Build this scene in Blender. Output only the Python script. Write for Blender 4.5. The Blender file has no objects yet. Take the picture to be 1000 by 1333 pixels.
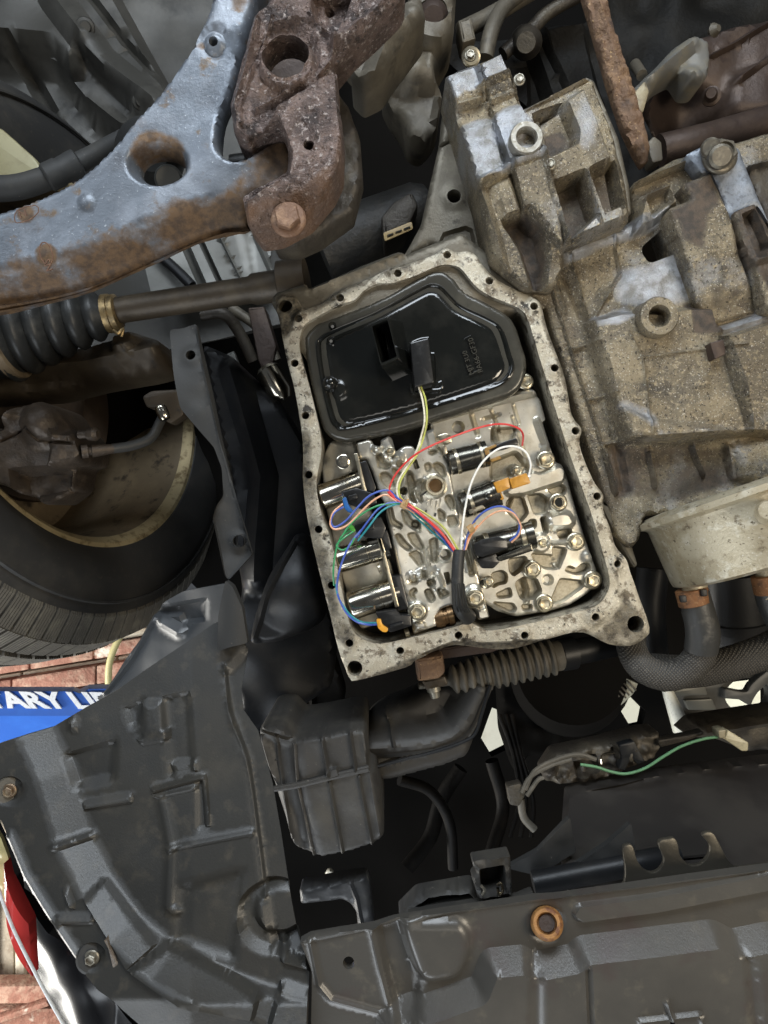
import bpy, bmesh, math, random
import numpy as np
from mathutils import Vector, Matrix
from mathutils.geometry import delaunay_2d_cdt

scene = bpy.context.scene
rad = math.radians
random.seed(7)
rng = np.random.default_rng(7)
F = 970.0                      # focal length in photo pixels (photo 1000 px wide)
CX, CY = 500.0, 666.5

# ------------------------------------------------------------------ camera
cam_d = bpy.data.cameras.new('camera')
cam_d.sensor_fit = 'HORIZONTAL'; cam_d.sensor_width = 36.0; cam_d.lens = 36.0 * F / 1000.0
cam_d.clip_start = 0.02; cam_d.clip_end = 60.0
cam = bpy.data.objects.new('camera', cam_d)
cam.rotation_euler = (math.pi, 0, 0)          # lies under the car and looks straight up
scene.collection.objects.link(cam); scene.camera = cam

# ------------------------------------------------------------------ world and lamps
w = bpy.data.worlds.new('World'); scene.world = w; w.use_nodes = True
bg = w.node_tree.nodes['Background']
bg.inputs[0].default_value = (0.86, 0.92, 1.0, 1); bg.inputs[1].default_value = 0.075

def area(name, loc, target, sx, sy, energy, col):
    d = bpy.data.lights.new(name, 'AREA'); d.shape = 'RECTANGLE'; d.size = sx; d.size_y = sy
    d.energy = energy; d.color = col
    o = bpy.data.objects.new(name, d); o.location = loc
    o.rotation_euler = (Vector(target) - Vector(loc)).to_track_quat('-Z', 'Y').to_euler()
    scene.collection.objects.link(o); return o
area('rear_daylight', (0.05, -0.92, -0.12), (0.06, -0.03, 0.58), 0.75, 0.40, 14.0, (0.84, 0.92, 1.0))
area('work_lamp', (0.80, 0.05, -0.42), (0.12, 0.0, 0.6), 0.40, 0.40, 8.5, (1.0, 0.87, 0.68))
area('bay_door_daylight', (-0.60, 1.45, -0.05), (0.0, 0.2, 0.55), 1.5, 0.9, 24.0, (0.88, 0.94, 1.0))
area('added_valve_light', (0.17, 0.13, -0.60), (0.10, 0.06, 0.6), 0.34, 0.26, 0.75, (1.0, 0.96, 0.88))  # lamp added so its reflection brightens the valve body
area('side_daylight', (-1.0, -0.9, -0.5), (-0.2, -0.25, 0.5), 0.7, 0.7, 7.0, (0.80, 0.89, 1.0))
area('shed_daylight', (-2.0, 1.15, 1.25), (-1.0, 0.5, 1.9), 1.2, 1.0, 66.0, (1.0, 0.97, 0.9))
area('bay_opening_daylight', (1.5, 0.35, 1.75), (0.5, 0.5, 2.3), 0.6, 0.6, 9.0, (1.0, 0.97, 0.84))

vs = scene.view_settings
vs.view_transform = 'Standard'; vs.look = 'None'; vs.gamma = 1.0; vs.exposure = 0.0; vs.use_curve_mapping = False
scene.cycles.use_denoising = True
scene.cycles.max_bounces = 6
scene.cycles.sample_clamp_indirect = 6.0

# ------------------------------------------------------------------ helpers: space
def P(px, py, z):
    return Vector(((px - CX) / F * z, (py - CY) / F * z, z))
def q(ox, oy, s, pts):                        # points read off an enlarged crop -> photo pixels
    return [(ox + x / s, oy + y / s) for x, y in pts]
def mm(px, z=0.6):                            # pixels -> metres at a depth
    return px * z / F
def rnd(pts, r=6, n=4):                       # round the corners of a closed outline
    out = []; N = len(pts)
    for i in range(N):
        p = Vector(pts[i]); a = Vector(pts[i - 1]); b = Vector(pts[(i + 1) % N])
        la, lb = (a - p).length, (b - p).length
        if la < 1e-6 or lb < 1e-6: continue
        k = min(r, la * .45, lb * .45)
        s = p + (a - p) / la * k; e = p + (b - p) / lb * k
        for j in range(n + 1):
            t = j / n
            v = s * (1 - t) ** 2 + p * 2 * t * (1 - t) + e * t * t
            out.append((v.x, v.y))
    return out
def spl(pts, n=6, closed=False):              # Catmull-Rom through 2D or 3D points
    V = [np.array(p, float) for p in pts]; N = len(V); out = []
    rngi = range(N if closed else N - 1)
    for i in rngi:
        if closed: a, b, c, d = V[i - 1], V[i], V[(i + 1) % N], V[(i + 2) % N]
        else:
            b, c = V[i], V[i + 1]
            a = V[i - 1] if i > 0 else 2 * b - c
            d = V[i + 2] if i + 2 < N else 2 * c - b
        for j in range(n):
            t = j / n
            out.append(tuple(.5 * (2 * b + (c - a) * t + (2 * a - 5 * b + 4 * c - d) * t * t + (3 * b - a - 3 * c + d) * t ** 3)))
    if not closed: out.append(tuple(V[-1]))
    return out
def circ(x, y, rx, ry=None, n=20, rot=0):
    ry = ry or rx; c, s = math.cos(rot), math.sin(rot)
    return [(x + rx * math.cos(t) * c - ry * math.sin(t) * s, y + rx * math.cos(t) * s + ry * math.sin(t) * c)
            for t in [2 * math.pi * k / n for k in range(n)]]
def resample(pts, step):
    out = []; N = len(pts)
    for i in range(N):
        a = np.array(pts[i], float); b = np.array(pts[(i + 1) % N], float)
        L = np.linalg.norm(b - a); k = max(1, int(round(L / step)))
        if L < 1e-6: continue
        for j in range(k): out.append(tuple(a + (b - a) * j / k))
    return out
def sd_poly(p, poly):                         # signed distance, negative inside
    A = np.array(poly, float); B = np.roll(A, -1, 0)
    d2 = np.full(len(p), 1e18); ins = np.zeros(len(p), bool)
    for a, b in zip(A, B):
        e = b - a; L = e @ e
        if L < 1e-12: continue
        v = p - a; t = np.clip((v @ e) / L, 0, 1)
        r = v - t[:, None] * e
        d2 = np.minimum(d2, (r * r).sum(1))
        c = ((a[1] > p[:, 1]) != (b[1] > p[:, 1]))
        with np.errstate(divide='ignore', invalid='ignore'):
            xi = a[0] + (p[:, 1] - a[1]) / (b[1] - a[1] if b[1] != a[1] else 1e-9) * e[0]
        ins ^= c & (p[:, 0] < xi)
    d = np.sqrt(d2)
    return np.where(ins, -d, d)
def sd_line(p, line):
    d2 = np.full(len(p), 1e18)
    A = np.array(line, float)
    for a, b in zip(A[:-1], A[1:]):
        e = b - a; L = max(e @ e, 1e-9); v = p - a
        t = np.clip((v @ e) / L, 0, 1); r = v - t[:, None] * e
        d2 = np.minimum(d2, (r * r).sum(1))
    return np.sqrt(d2)
def sstep(t):
    t = np.clip(t, 0, 1); return t * t * (3 - 2 * t)
def vnoise(p, scale, seed=0):                 # smooth value noise in pixel space
    r = np.random.default_rng(seed).random((64, 64))
    g = p / scale; i = np.floor(g).astype(int); f = sstep(g - i)
    i0 = i % 64; i1 = (i + 1) % 64
    a = r[i0[:, 0], i0[:, 1]]; b = r[i1[:, 0], i0[:, 1]]; c = r[i0[:, 0], i1[:, 1]]; d = r[i1[:, 0], i1[:, 1]]
    return (a * (1 - f[:, 0]) + b * f[:, 0]) * (1 - f[:, 1]) + (c * (1 - f[:, 0]) + d * f[:, 0]) * f[:, 1] - .5

def feat(p, feats, z0):
    """height towards the camera (m) of a list of features read in photo pixels"""
    h = np.zeros(len(p))
    for f in feats:
        k = f[0]
        hh = f[3] if k in 'cldn' else f[2]
        s = 1.0
        if z0 and k not in 'wg': s = (z0 - hh) / z0 if hh > 0 else 1.0
        tr = lambda pts: [(CX + (x - CX) * s, CY + (y - CY) * s) for x, y in pts]
        if k == 'p':                          # polygon plateau or pocket, edge width w
            h += hh * sstep(.5 - sd_poly(p, tr(f[1])) / f[3])
        elif k == 'r':                        # the same with a straight ramp and crisp creases
            h += hh * np.clip(.5 - sd_poly(p, tr(f[1])) / f[3], 0, 1)
        elif k == 'R':                        # step that starts gently and ends in a crisp crease
            h += hh * np.clip(.5 - sd_poly(p, tr(f[1])) / f[3], 0, 1) ** 1.8
        elif k == 's':                        # polygon set to an absolute level
            m = sstep(.5 - sd_poly(p, tr(f[1])) / f[3]); h = h * (1 - m) + hh * m
        elif k == 'c':                        # round plateau or pocket
            c = np.array(tr([f[1]])[0]); d = np.linalg.norm(p - c, axis=1) - f[2]
            h += hh * sstep(.5 - d / f[4])
        elif k == 'l':                        # rounded ridge or groove along a line
            d = sd_line(p, tr(f[1])) / f[2]
            h += hh * np.clip(1 - d * d, 0, 1) ** 1.6
        elif k == 'n':                        # flat bottomed channel with steep sides
            d = sd_line(p, tr(f[1])); h += hh * sstep((f[2] - d) / min(3.2, f[2]) )
        elif k == 'd':                        # dome
            c = np.array(tr([f[1]])[0]); d = np.linalg.norm(p - c, axis=1) / f[2]
            h += hh * np.clip(1 - d * d, 0, 1) ** 1.3
        elif k == 'w':                        # wobble noise
            h += f[1] * vnoise(p, f[2], f[3])
        elif k == 'g':
            h += f[1](p)
        elif k == 't':                        # ramp across a line a->b, height f[2], beyond b stays
            a, b = np.array(f[1][0], float), np.array(f[1][1], float); e = b - a
            h += f[2] * sstep(((p - a) @ e) / (e @ e))
    return h

# ------------------------------------------------------------------ helpers: objects
def link(o, parent=None):
    scene.collection.objects.link(o)
    if parent is not None:
        o.parent = parent
        o.matrix_parent_inverse = Matrix.Translation(-WLOC[parent.name]) if parent.name in WLOC else Matrix.Identity(4)
    return o
WLOC = {}
def thing(name, label, cat, loc, group=None):
    o = bpy.data.objects.new(name, None); o.empty_display_size = .02; o.location = loc
    o['label'] = label; o['category'] = cat
    if group: o['group'] = group
    scene.collection.objects.link(o); WLOC[o.name] = Vector(loc); return o
def tag(o, label, cat, group=None):
    o['label'] = label; o['category'] = cat
    if group: o['group'] = group
    return o
def finish(me, mat, ang=38):
    me.materials.append(mat)
    for p in me.polygons: p.use_smooth = True
    me.set_sharp_from_angle(angle=rad(ang))
def mesh(name, verts, faces, mat, parent=None, ang=38):
    me = bpy.data.meshes.new(name); me.from_pydata([tuple(v) for v in verts], [], faces); me.update()
    bm = bmesh.new(); bm.from_mesh(me); bmesh.ops.recalc_face_normals(bm, faces=bm.faces); bm.to_mesh(me); bm.free()
    finish(me, mat, ang)
    return link(bpy.data.objects.new(name, me), parent)
def inst(src, loc, parent=None, rotz=0, scale=1.0, name=None):
    o = bpy.data.objects.new(name or src.name.split('.')[0], src.data)
    o.location = loc; o.rotation_euler = (0, 0, rotz); o.scale = (scale,) * 3
    return link(o, parent)
def relief(name, outline, z, mat, parent=None, feats=(), holes=(), thick=.01, step=5, edge=None, attrs=None, base=None, ang=50, wall=None, hthick=None):
    """a cast or pressed piece: outline in photo pixels at depth z (or base(p)), real relief towards the camera, solid rim"""
    loops = [resample(outline, step)] + [resample(hh, min(step, 4)) for hh in holes]
    O = np.array(outline)
    x0, y0 = O.min(0); x1, y1 = O.max(0)
    gx = np.arange(x0, x1, step); gy = np.arange(y0, y1, step * .866)
    G = np.array([(x + (step / 2 if j % 2 else 0), y) for j, y in enumerate(gy) for x in gx])
    keep = sd_poly(G, outline) < -step * .55
    for hh in holes: keep &= sd_poly(G, hh) > step * .5
    G = G[keep]
    # extra points that follow the feature edges, so pressed edges stay crisp
    ex = []
    for f in feats:
        hh = f[3] if f[0] in 'cldn' else (f[2] if f[0] in 'psrR' else None)
        if hh is None: continue
        sc = (z - hh) / z if hh > 0 else 1.0
        tr_ = lambda pp: [(CX + (x - CX) * sc, CY + (y - CY) * sc) for x, y in pp]
        if f[0] in 'psrR': C_ = resample(tr_(f[1]), step * .8); offs = (-f[3] / 2, f[3] / 2) if f[3] < 2.5 * step else (-f[3] / 2, 0, f[3] / 2) if f[0] != 'R' else (-f[3] / 2, -f[3] / 4, 0, f[3] / 4, f[3] / 2); cl_ = True
        elif f[0] == 'c': C_ = circ(*tr_([f[1]])[0], f[2], n=max(10, int(2 * math.pi * f[2] / (step * .8)))); offs = (-f[4] / 2, f[4] / 2); cl_ = True
        elif f[0] in 'ln':
            L_ = tr_(f[1]); C_ = resample(L_ + L_[::-1], step * .8); C_ = C_[:len(C_) // 2 + 1]; m_ = f[2] * .55 if f[0] == 'l' else max(f[2] - 3.2, 0); offs = (0, -m_, m_, -f[2], f[2]); cl_ = False
        else: continue
        C_ = np.array(C_)
        if len(C_) < 3: continue
        T_ = np.roll(C_, -1, 0) - np.roll(C_, 1, 0)
        if not cl_: T_[0] = C_[1] - C_[0]; T_[-1] = C_[-1] - C_[-2]
        T_ /= np.maximum(np.linalg.norm(T_, axis=1), 1e-6)[:, None]
        N_ = np.c_[-T_[:, 1], T_[:, 0]]
        for o_ in offs: ex.append(C_ + N_ * o_)
    if ex:
        ex = np.vstack(ex); k_ = sd_poly(ex, outline) < -step * .4
        for hh in holes: k_ &= sd_poly(ex, hh) > step * .4
        ex = ex[k_]; cell = step * .42; seen = {}; sel = []
        for a in ex:
            key = (int(a[0] // cell), int(a[1] // cell))
            if key in seen: continue
            seen[key] = 1; sel.append(a)
        occ = set()
        for key in seen:
            for i_ in (-2, -1, 0, 1, 2):
                for j_ in (-2, -1, 0, 1, 2): occ.add((key[0] + i_, key[1] + j_))
        G = np.array([g for g in G if (int(g[0] // cell), int(g[1] // cell)) not in occ] + sel)
    pts = [tuple(a) for lp in loops for a in lp]; edges = []; k = 0; rings = []
    for lp in loops:
        n = len(lp); edges += [(k + i, k + (i + 1) % n) for i in range(n)]; rings.append(list(range(k, k + n))); k += n
    pts += [tuple(a) for a in G]
    V, E, Fc, ov, oe, of = delaunay_2d_cdt([Vector(a) for a in pts], edges, [], 0, 1e-4)
    remap = {}
    for i, o_ in enumerate(ov):
        for a in o_: remap[a] = i
    A = np.array([(v.x, v.y) for v in V]); T = np.array(Fc)
    C = A[T].mean(1)
    ok = sd_poly(C, outline) < 0
    for hh in holes: ok &= sd_poly(C, hh) > 0
    T = T[ok]
    zb = np.full(len(A), float(z)) if base is None else base(A)
    h = feat(A, feats, z)
    if edge:
        d = -sd_poly(A, outline); t = np.clip(1 - d / edge[0], 0, 1)
        h -= edge[1] * (1 - np.sqrt(np.clip(1 - t * t, 0, 1)))
    X = (A[:, 0] - CX) / F * zb; Y = (A[:, 1] - CY) / F * zb; Zd = zb - h
    n = len(A)
    verts = list(zip(X, Y, Zd)); faces = [tuple(t) for t in T]
    vmap = {}
    zback = float(zb.max()) + thick if base is None else None
    for ri, rg in enumerate(rings):
        ids = [remap[i] for i in rg]
        for i in ids:
            if i not in vmap:
                vmap[i] = len(verts); verts.append((X[i], Y[i], Zd[i] + hthick if (hthick and ri) else (zback if zback is not None else zb[i] + thick)))
        for a, b in zip(ids, ids[1:] + ids[:1]): faces.append((a, b, vmap[b], vmap[a]))
    o = mesh(name, verts, faces, mat, parent, ang)
    if attrs:
        for an, fs in attrs.items():
            val = np.clip(feat(A, fs, None), 0, 1)
            full = np.zeros(len(verts)); full[:n] = val
            for i, j in vmap.items(): full[j] = full[i] if wall is None else wall
            at = o.data.attributes.new(an, 'FLOAT', 'POINT'); at.data.foreach_set('value', full.astype(np.float32))
    return o
def prism(name, outline, z, thick, mat, parent=None, bev=.0008, holes=(), z2=None):
    """plate or block with a chamfered outline: front face at depth z"""
    cu = bpy.data.curves.new(name, 'CURVE'); cu.dimensions = '2D'; cu.fill_mode = 'BOTH'
    for loop in [outline] + list(holes):
        s = cu.splines.new('POLY'); s.points.add(len(loop) - 1); s.use_cyclic_u = True
        for p_, (x, y) in zip(s.points, loop): p_.co = ((x - CX) / F * z, (y - CY) / F * z, 0, 1)
    cu.extrude = max(thick / 2 - bev, 1e-5); cu.bevel_depth = bev; cu.bevel_resolution = 1; cu.offset = -bev
    tmp = bpy.data.objects.new('tmp', cu)
    me = bpy.data.meshes.new_from_object(tmp)
    bpy.data.objects.remove(tmp); bpy.data.curves.remove(cu)
    me.name = name
    me.transform(Matrix.Translation((0, 0, z + thick / 2)))
    bm = bmesh.new(); bm.from_mesh(me); bmesh.ops.remove_doubles(bm, verts=bm.verts, dist=1e-6)
    bmesh.ops.recalc_face_normals(bm, faces=bm.faces); bm.to_mesh(me); bm.free()
    me.materials.clear(); finish(me, mat, 30)
    return link(bpy.data.objects.new(name, me), parent)
def loft(name, rings, mat, parent=None, cap=(True, True), ang=38, closed=False):
    n = len(rings[0]); verts = [tuple(v) for r in rings for v in r]; faces = []
    m = len(rings)
    for i in range(m if closed else m - 1):
        j = (i + 1) % m
        for k in range(n): faces.append((i * n + k, i * n + (k + 1) % n, j * n + (k + 1) % n, j * n + k))
    if not closed:
        if cap[0]: faces.append(tuple(range(n))[::-1])
        if cap[1]: faces.append(tuple((m - 1) * n + k for k in range(n)))
    return mesh(name, verts, faces, mat, parent, ang)
def frame(ax):
    ax = Vector(ax).normalized(); t = Vector((0, 0, 1)) if abs(ax.z) < .9 else Vector((1, 0, 0))
    u = ax.cross(t).normalized(); return u, ax.cross(u), ax
def lathe(name, a, b, prof, mat, parent=None, n=28, cap=(True, True), ang=38):
    """turned part: prof = [(t along a->b, radius)]"""
    a = Vector(a); b = Vector(b); u, v, ax = frame(b - a)
    rings = [[a + (b - a) * t + u * (r * math.cos(2 * math.pi * k / n)) + v * (r * math.sin(2 * math.pi * k / n)) for k in range(n)] for t, r in prof]
    return loft(name, rings, mat, parent, cap, ang)
def tube(name, pts, r, mat, parent=None, n=10, seg=6, cap=(True, True), sq=None):
    """swept hose or wire; pts = (px, py, depth); r metres or a list"""
    C = [Vector(c) for c in spl([P(*p) for p in pts], seg)]
    m = len(C); rr = [r] * m if not isinstance(r, (list, tuple)) else list(np.interp(np.linspace(0, 1, m), np.linspace(0, 1, len(r)), r))
    rings = []; u = None
    for i in range(m):
        t = (C[min(i + 1, m - 1)] - C[max(i - 1, 0)]).normalized()
        if u is None: u = frame(t)[0]
        u = (u - t * u.dot(t)).normalized(); v = t.cross(u)
        rings.append([C[i] + (u * math.cos(2 * math.pi * k / n) + v * math.sin(2 * math.pi * k / n)) * rr[i] for k in range(n)])
    return loft(name, rings, mat, parent, cap)
def boltmesh(name, mat, r=.006, dimple=True):
    """flanged hex bolt head looking at the camera, local origin on its seat"""
    n = 24
    def c(rr, z): return [(rr * math.cos(2 * math.pi * k / n), rr * math.sin(2 * math.pi * k / n), z) for k in range(n)]
    def hx(rr, z):
        out = []
        for k in range(n):
            t = 2 * math.pi * k / n; d = math.cos(math.pi / 6) / math.cos((t % (math.pi / 3)) - math.pi / 6)
            out.append((rr * d * math.cos(t), rr * d * math.sin(t), z))
        return out
    R = [c(r, 0), c(r, -.16 * r), c(.93 * r, -.24 * r), c(.80 * r, -.30 * r), hx(.74 * r, -.30 * r), hx(.74 * r, -.80 * r), hx(.66 * r, -.88 * r), c(.50 * r, -.88 * r)]
    if dimple: R += [c(.44 * r, -.70 * r), c(.1 * r, -.66 * r)]
    o = loft(name, R, mat, None, (False, True)); scene.collection.objects.unlink(o); return o
def ringmesh(name, x, y, z, ro, ri, h, mat, parent=None, n=28):
    """tubular boss standing towards the camera, open bore"""
    c = P(x, y, z); L = []
    for rr, zz in ((ro * 1.08, h), (ro, h * .4), (ro, .12 * ro), (ro * .93, 0), (ri * 1.1, 0), (ri, .1 * ro), (ri, h * .9), (ri * .2, h * .9)):
        L.append([c + Vector((rr * math.cos(2 * math.pi * k / n), rr * math.sin(2 * math.pi * k / n), zz)) for k in range(n)])
    return loft(name, L, mat, parent, (False, True))
def text(name, s, px, py, z, size_px, mat, parent=None, rot=0, shear=0, ext=.0004, off=0.0, align='LEFT', sx=1.0):
    cu = bpy.data.curves.new(name, 'FONT'); cu.body = s; cu.size = mm(size_px, z); cu.shear = shear; cu.extrude = ext
    cu.offset = off; cu.align_x = align; cu.resolution_u = 3
    tmp = bpy.data.objects.new('tmp', cu); me = bpy.data.meshes.new_from_object(tmp)
    bpy.data.objects.remove(tmp); bpy.data.curves.remove(cu)
    me.transform(Matrix.Translation(P(px, py, z)) @ Matrix.Rotation(rot, 4, 'Z') @ Matrix.Rotation(math.pi, 4, 'X') @ Matrix.Diagonal((sx, 1, 1, 1)))
    me.materials.clear(); me.name = name; me.materials.append(mat)
    return link(bpy.data.objects.new(name, me), parent)

# ------------------------------------------------------------------ helpers: materials
def mat(name, col, layers=(), metal=0.0, rough=.5, bump=0.0, bs=300, bd=.001, attr=(), coat=0.0, bump2=None, spec=.5):
    m = bpy.data.materials.new(name); m.use_nodes = True
    nt = m.node_tree; N = nt.nodes; L = nt.links; b = N['Principled BSDF']
    tc = N.new('ShaderNodeTexCoord')
    def noise(sc, det=6, ro=.62, dist=0):
        n = N.new('ShaderNodeTexNoise'); n.inputs['Scale'].default_value = sc; n.inputs['Detail'].default_value = det
        n.inputs['Roughness'].default_value = ro; n.inputs['Distortion'].default_value = dist
        L.new(tc.outputs['Object'], n.inputs['Vector']); return n.outputs['Fac']
    def mrange(x, lo, hi):
        r = N.new('ShaderNodeMapRange'); r.clamp = True
        r.inputs[1].default_value = lo; r.inputs[2].default_value = hi; L.new(x, r.inputs[0]); return r.outputs[0]
    def mixc(f, a, c):
        x = N.new('ShaderNodeMix'); x.data_type = 'RGBA'; L.new(f, x.inputs[0])
        if isinstance(a, tuple): x.inputs[6].default_value = (*a, 1)
        else: L.new(a, x.inputs[6])
        x.inputs[7].default_value = (*c, 1); return x.outputs[2]
    def mixf(f, a, c):
        x = N.new('ShaderNodeMix'); x.data_type = 'FLOAT'; L.new(f, x.inputs[0])
        if isinstance(a, (int, float)): x.inputs[2].default_value = a
        else: L.new(a, x.inputs[2])
        x.inputs[3].default_value = c; return x.outputs[0]
    cc, rr, me_ = tuple(col), rough, metal
    for ly in layers:                         # (colour, scale, lo, hi[, rough, metal])
        f = mrange(noise(ly[1]), ly[2], ly[3])
        cc = mixc(f, cc, ly[0])
        if len(ly) > 4 and ly[4] is not None: rr = mixf(f, rr, ly[4])
        if len(ly) > 5: me_ = mixf(f, me_, ly[5])
    for at in attr:                           # (attribute, colour, rough, metal, noise scale, noise amount[, colour2])
        a = N.new('ShaderNodeAttribute'); a.attribute_name = at[0]
        nz = noise(at[4]); mu = N.new('ShaderNodeMath'); mu.operation = 'MULTIPLY_ADD'
        L.new(nz, mu.inputs[0]); mu.inputs[1].default_value = at[5] * 2; L.new(a.outputs['Fac'], mu.inputs[2])
        f = mrange(mu.outputs[0], .5 + at[5] - .22, .5 + at[5] + .22)
        cc = mixc(f, cc, at[1])
        if len(at) > 6:
            f2 = N.new('ShaderNodeMath'); f2.operation = 'MULTIPLY'; L.new(f, f2.inputs[0]); L.new(mrange(noise(at[4] * 2.3), .42, .62), f2.inputs[1])
            cc = mixc(f2.outputs[0], cc, at[6])
        rr = mixf(f, rr, at[2]); me_ = mixf(f, me_, at[3])
    def put(x, s):
        if isinstance(x, tuple): b.inputs[s].default_value = (*x, 1)
        elif isinstance(x, (int, float)): b.inputs[s].default_value = x
        else: L.new(x, b.inputs[s])
    put(cc, 'Base Color'); put(rr, 'Roughness'); put(me_, 'Metallic')
    b.inputs['Coat Weight'].default_value = coat; b.inputs['Coat Roughness'].default_value = .12
    b.inputs['Specular IOR Level'].default_value = spec
    if bump:
        bp = N.new('ShaderNodeBump'); bp.inputs['Strength'].default_value = bump; bp.inputs['Distance'].default_value = bd
        L.new(noise(bs, 5, .6), bp.inputs['Height']); last = bp
        if bump2:
            b2 = N.new('ShaderNodeBump'); b2.inputs['Strength'].default_value = bump2[0]; b2.inputs['Distance'].default_value = bump2[2]
            L.new(noise(bump2[1], 3), b2.inputs['Height']); L.new(bp.outputs[0], b2.inputs['Normal']); last = b2
        L.new(last.outputs[0], b.inputs['Normal'])
    return m

TAN = (.30, .215, .105); DTAN = (.12, .085, .05); BLU = (.40, .43, .48); GRM = (.045, .038, .030)
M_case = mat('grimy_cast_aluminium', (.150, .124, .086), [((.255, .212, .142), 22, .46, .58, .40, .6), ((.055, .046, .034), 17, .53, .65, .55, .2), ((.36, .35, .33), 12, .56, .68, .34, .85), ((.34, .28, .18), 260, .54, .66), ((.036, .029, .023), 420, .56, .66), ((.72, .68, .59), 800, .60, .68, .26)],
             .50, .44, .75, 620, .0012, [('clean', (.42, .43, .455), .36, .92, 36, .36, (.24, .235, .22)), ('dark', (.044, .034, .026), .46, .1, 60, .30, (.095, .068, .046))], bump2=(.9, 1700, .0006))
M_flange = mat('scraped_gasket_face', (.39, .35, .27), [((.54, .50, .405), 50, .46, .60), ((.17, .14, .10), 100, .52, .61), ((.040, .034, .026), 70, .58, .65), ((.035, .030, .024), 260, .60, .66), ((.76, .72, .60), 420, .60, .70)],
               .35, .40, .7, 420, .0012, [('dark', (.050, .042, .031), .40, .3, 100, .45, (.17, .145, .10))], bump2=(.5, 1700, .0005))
M_plate = mat('dirty_housing_plate', (.135, .120, .092), [((.20, .18, .14), 35, .5, .65), ((.07, .06, .045), 120, .58, .7)], .45, .5, .4, 500, .0008)
M_valve = mat('clean_valve_body_aluminium', (.62, .595, .52), [((.47, .435, .355), 60, .48, .66), ((.68, .64, .54), 25, .55, .7), ((.24, .20, .13), 300, .64, .72)], .75, .32, .25, 1000, .0003, [('cast', (.39, .355, .275), .44, .65, 200, .12, (.29, .26, .195))])
M_valve2 = mat('machined_valve_body_aluminium', (.68, .655, .58), [((.53, .495, .41), 45, .45, .65), ((.28, .23, .15), 300, .65, .72)], .80, .28, .2, 1000, .0003, [('cast', (.40, .37, .29), .42, .7, 200, .12, (.29, .26, .20))])
M_bolt = mat('zinc_bolt', (.55, .50, .38), [((.30, .25, .16), 150, .52, .66)], .95, .28, .2, 900, .0003)
M_chrome = mat('oily_bright_steel', (.62, .57, .47), [((.40, .35, .26), 60, .5, .7)], 1.0, .16, .08, 300, .0003)
M_brz = mat('brown_tinted_steel', (.16, .095, .045), [((.30, .2, .1), 120, .5, .7)], .8, .35, .2, 500, .0004)
M_filter = mat('oily_black_filter_plastic', (.008, .0085, .0075), [((.013, .013, .011), 22, .48, .6, .16)], 0, .08, .05, 90, .0006, spec=.6)
M_frim = mat('grey_black_filter_rim', (.050, .047, .038), [((.075, .070, .055), 40, .5, .66)], .2, .24, .15, 300, .0004)
M_blk = mat('black_connector_plastic', (.012, .012, .012), [((.03, .03, .03), 200, .55, .7)], 0, .28, .15, 600, .0003)
M_sol = mat('dark_solenoid_can', (.105, .10, .085), [((.20, .185, .15), 80, .5, .66)], .9, .22, .1, 300, .0002)
M_amber = mat('amber_connector_plastic', (.50, .24, .035), [((.36, .16, .02), 130, .5, .66)], 0, .3, .1, 500, .0003)
M_brown = mat('tan_connector_plastic', (.30, .17, .045), [((.2, .1, .03), 130, .5, .66)], 0, .35, .1, 500, .0003)
M_rust = mat('scaly_rusted_steel', (.105, .074, .063), [((.175, .125, .106), 46, .47, .60), ((.040, .029, .026), 60, .53, .63), ((.135, .085, .060), 30, .57, .68), ((.34, .29, .265), 300, .56, .65, .32), ((.030, .021, .018), 420, .58, .66)],
             .38, .42, 1.0, 230, .0024, [('orange', (.150, .085, .050), .6, .1, 60, .3)], bump2=(1.0, 700, .0014))
M_arm = mat('blue_grey_arm_paint', (.120, .136, .158), [((.20, .218, .245), 16, .46, .64), ((.082, .088, .10), 40, .53, .68), ((.14, .105, .075), 70, .60, .70, .6), ((.42, .44, .46), 420, .63, .71)],
            .40, .36, .28, 420, .0009, [('rust', (.125, .074, .036), .62, .1, 70, .75, (.062, .038, .022))], bump2=(.25, 1100, .0005))
M_rod = mat('orange_rusted_bar', (.155, .092, .055), [((.24, .145, .078), 120, .48, .62), ((.085, .055, .04), 60, .54, .68), ((.46, .31, .15), 420, .62, .7)], .1, .7, .9, 380, .002)
M_shaft = mat('dull_brown_shaft', (.050, .038, .025), [((.070, .054, .035), 40, .5, .66), ((.03, .025, .02), 150, .6, .7)], .35, .48, .3, 300, .0008)
M_boot = mat('ribbed_black_rubber', (.016, .0165, .016), [((.030, .030, .028), 60, .5, .66)], 0, .42, .25, 400, .0006, spec=.35)
M_gold = mat('gold_passivated_band', (.30, .215, .105), [((.13, .095, .05), 150, .48, .62)], .8, .42, .2, 500, .0004)
M_tyre = mat('tyre_rubber', (.028, .027, .0255), [((.042, .039, .034), 30, .5, .68), ((.05, .044, .036), 160, .60, .72)], 0, .56, .25, 300, .0008)
M_tread = mat('worn_dusty_tread', (.095, .086, .070), [((.14, .128, .10), 60, .5, .66)], 0, .65, .3, 300, .0008)
M_rim = mat('dusty_bronze_rim', (.17, .128, .078), [((.22, .165, .10), 26, .48, .66), ((.045, .034, .023), 60, .55, .7)], .35, .55, .3, 250, .0008)
M_lip = mat('bare_rim_lip', (.52, .42, .24), [((.22, .16, .08), 90, .5, .66), ((.5, .42, .26), 200, .6, .7)], .5, .45, .3, 300, .0006)
M_cal = mat('rusty_grey_caliper', (.048, .036, .026), [((.075, .056, .040), 60, .48, .64), ((.03, .024, .02), 90, .56, .7)], .4, .45, .5, 350, .0014)
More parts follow.
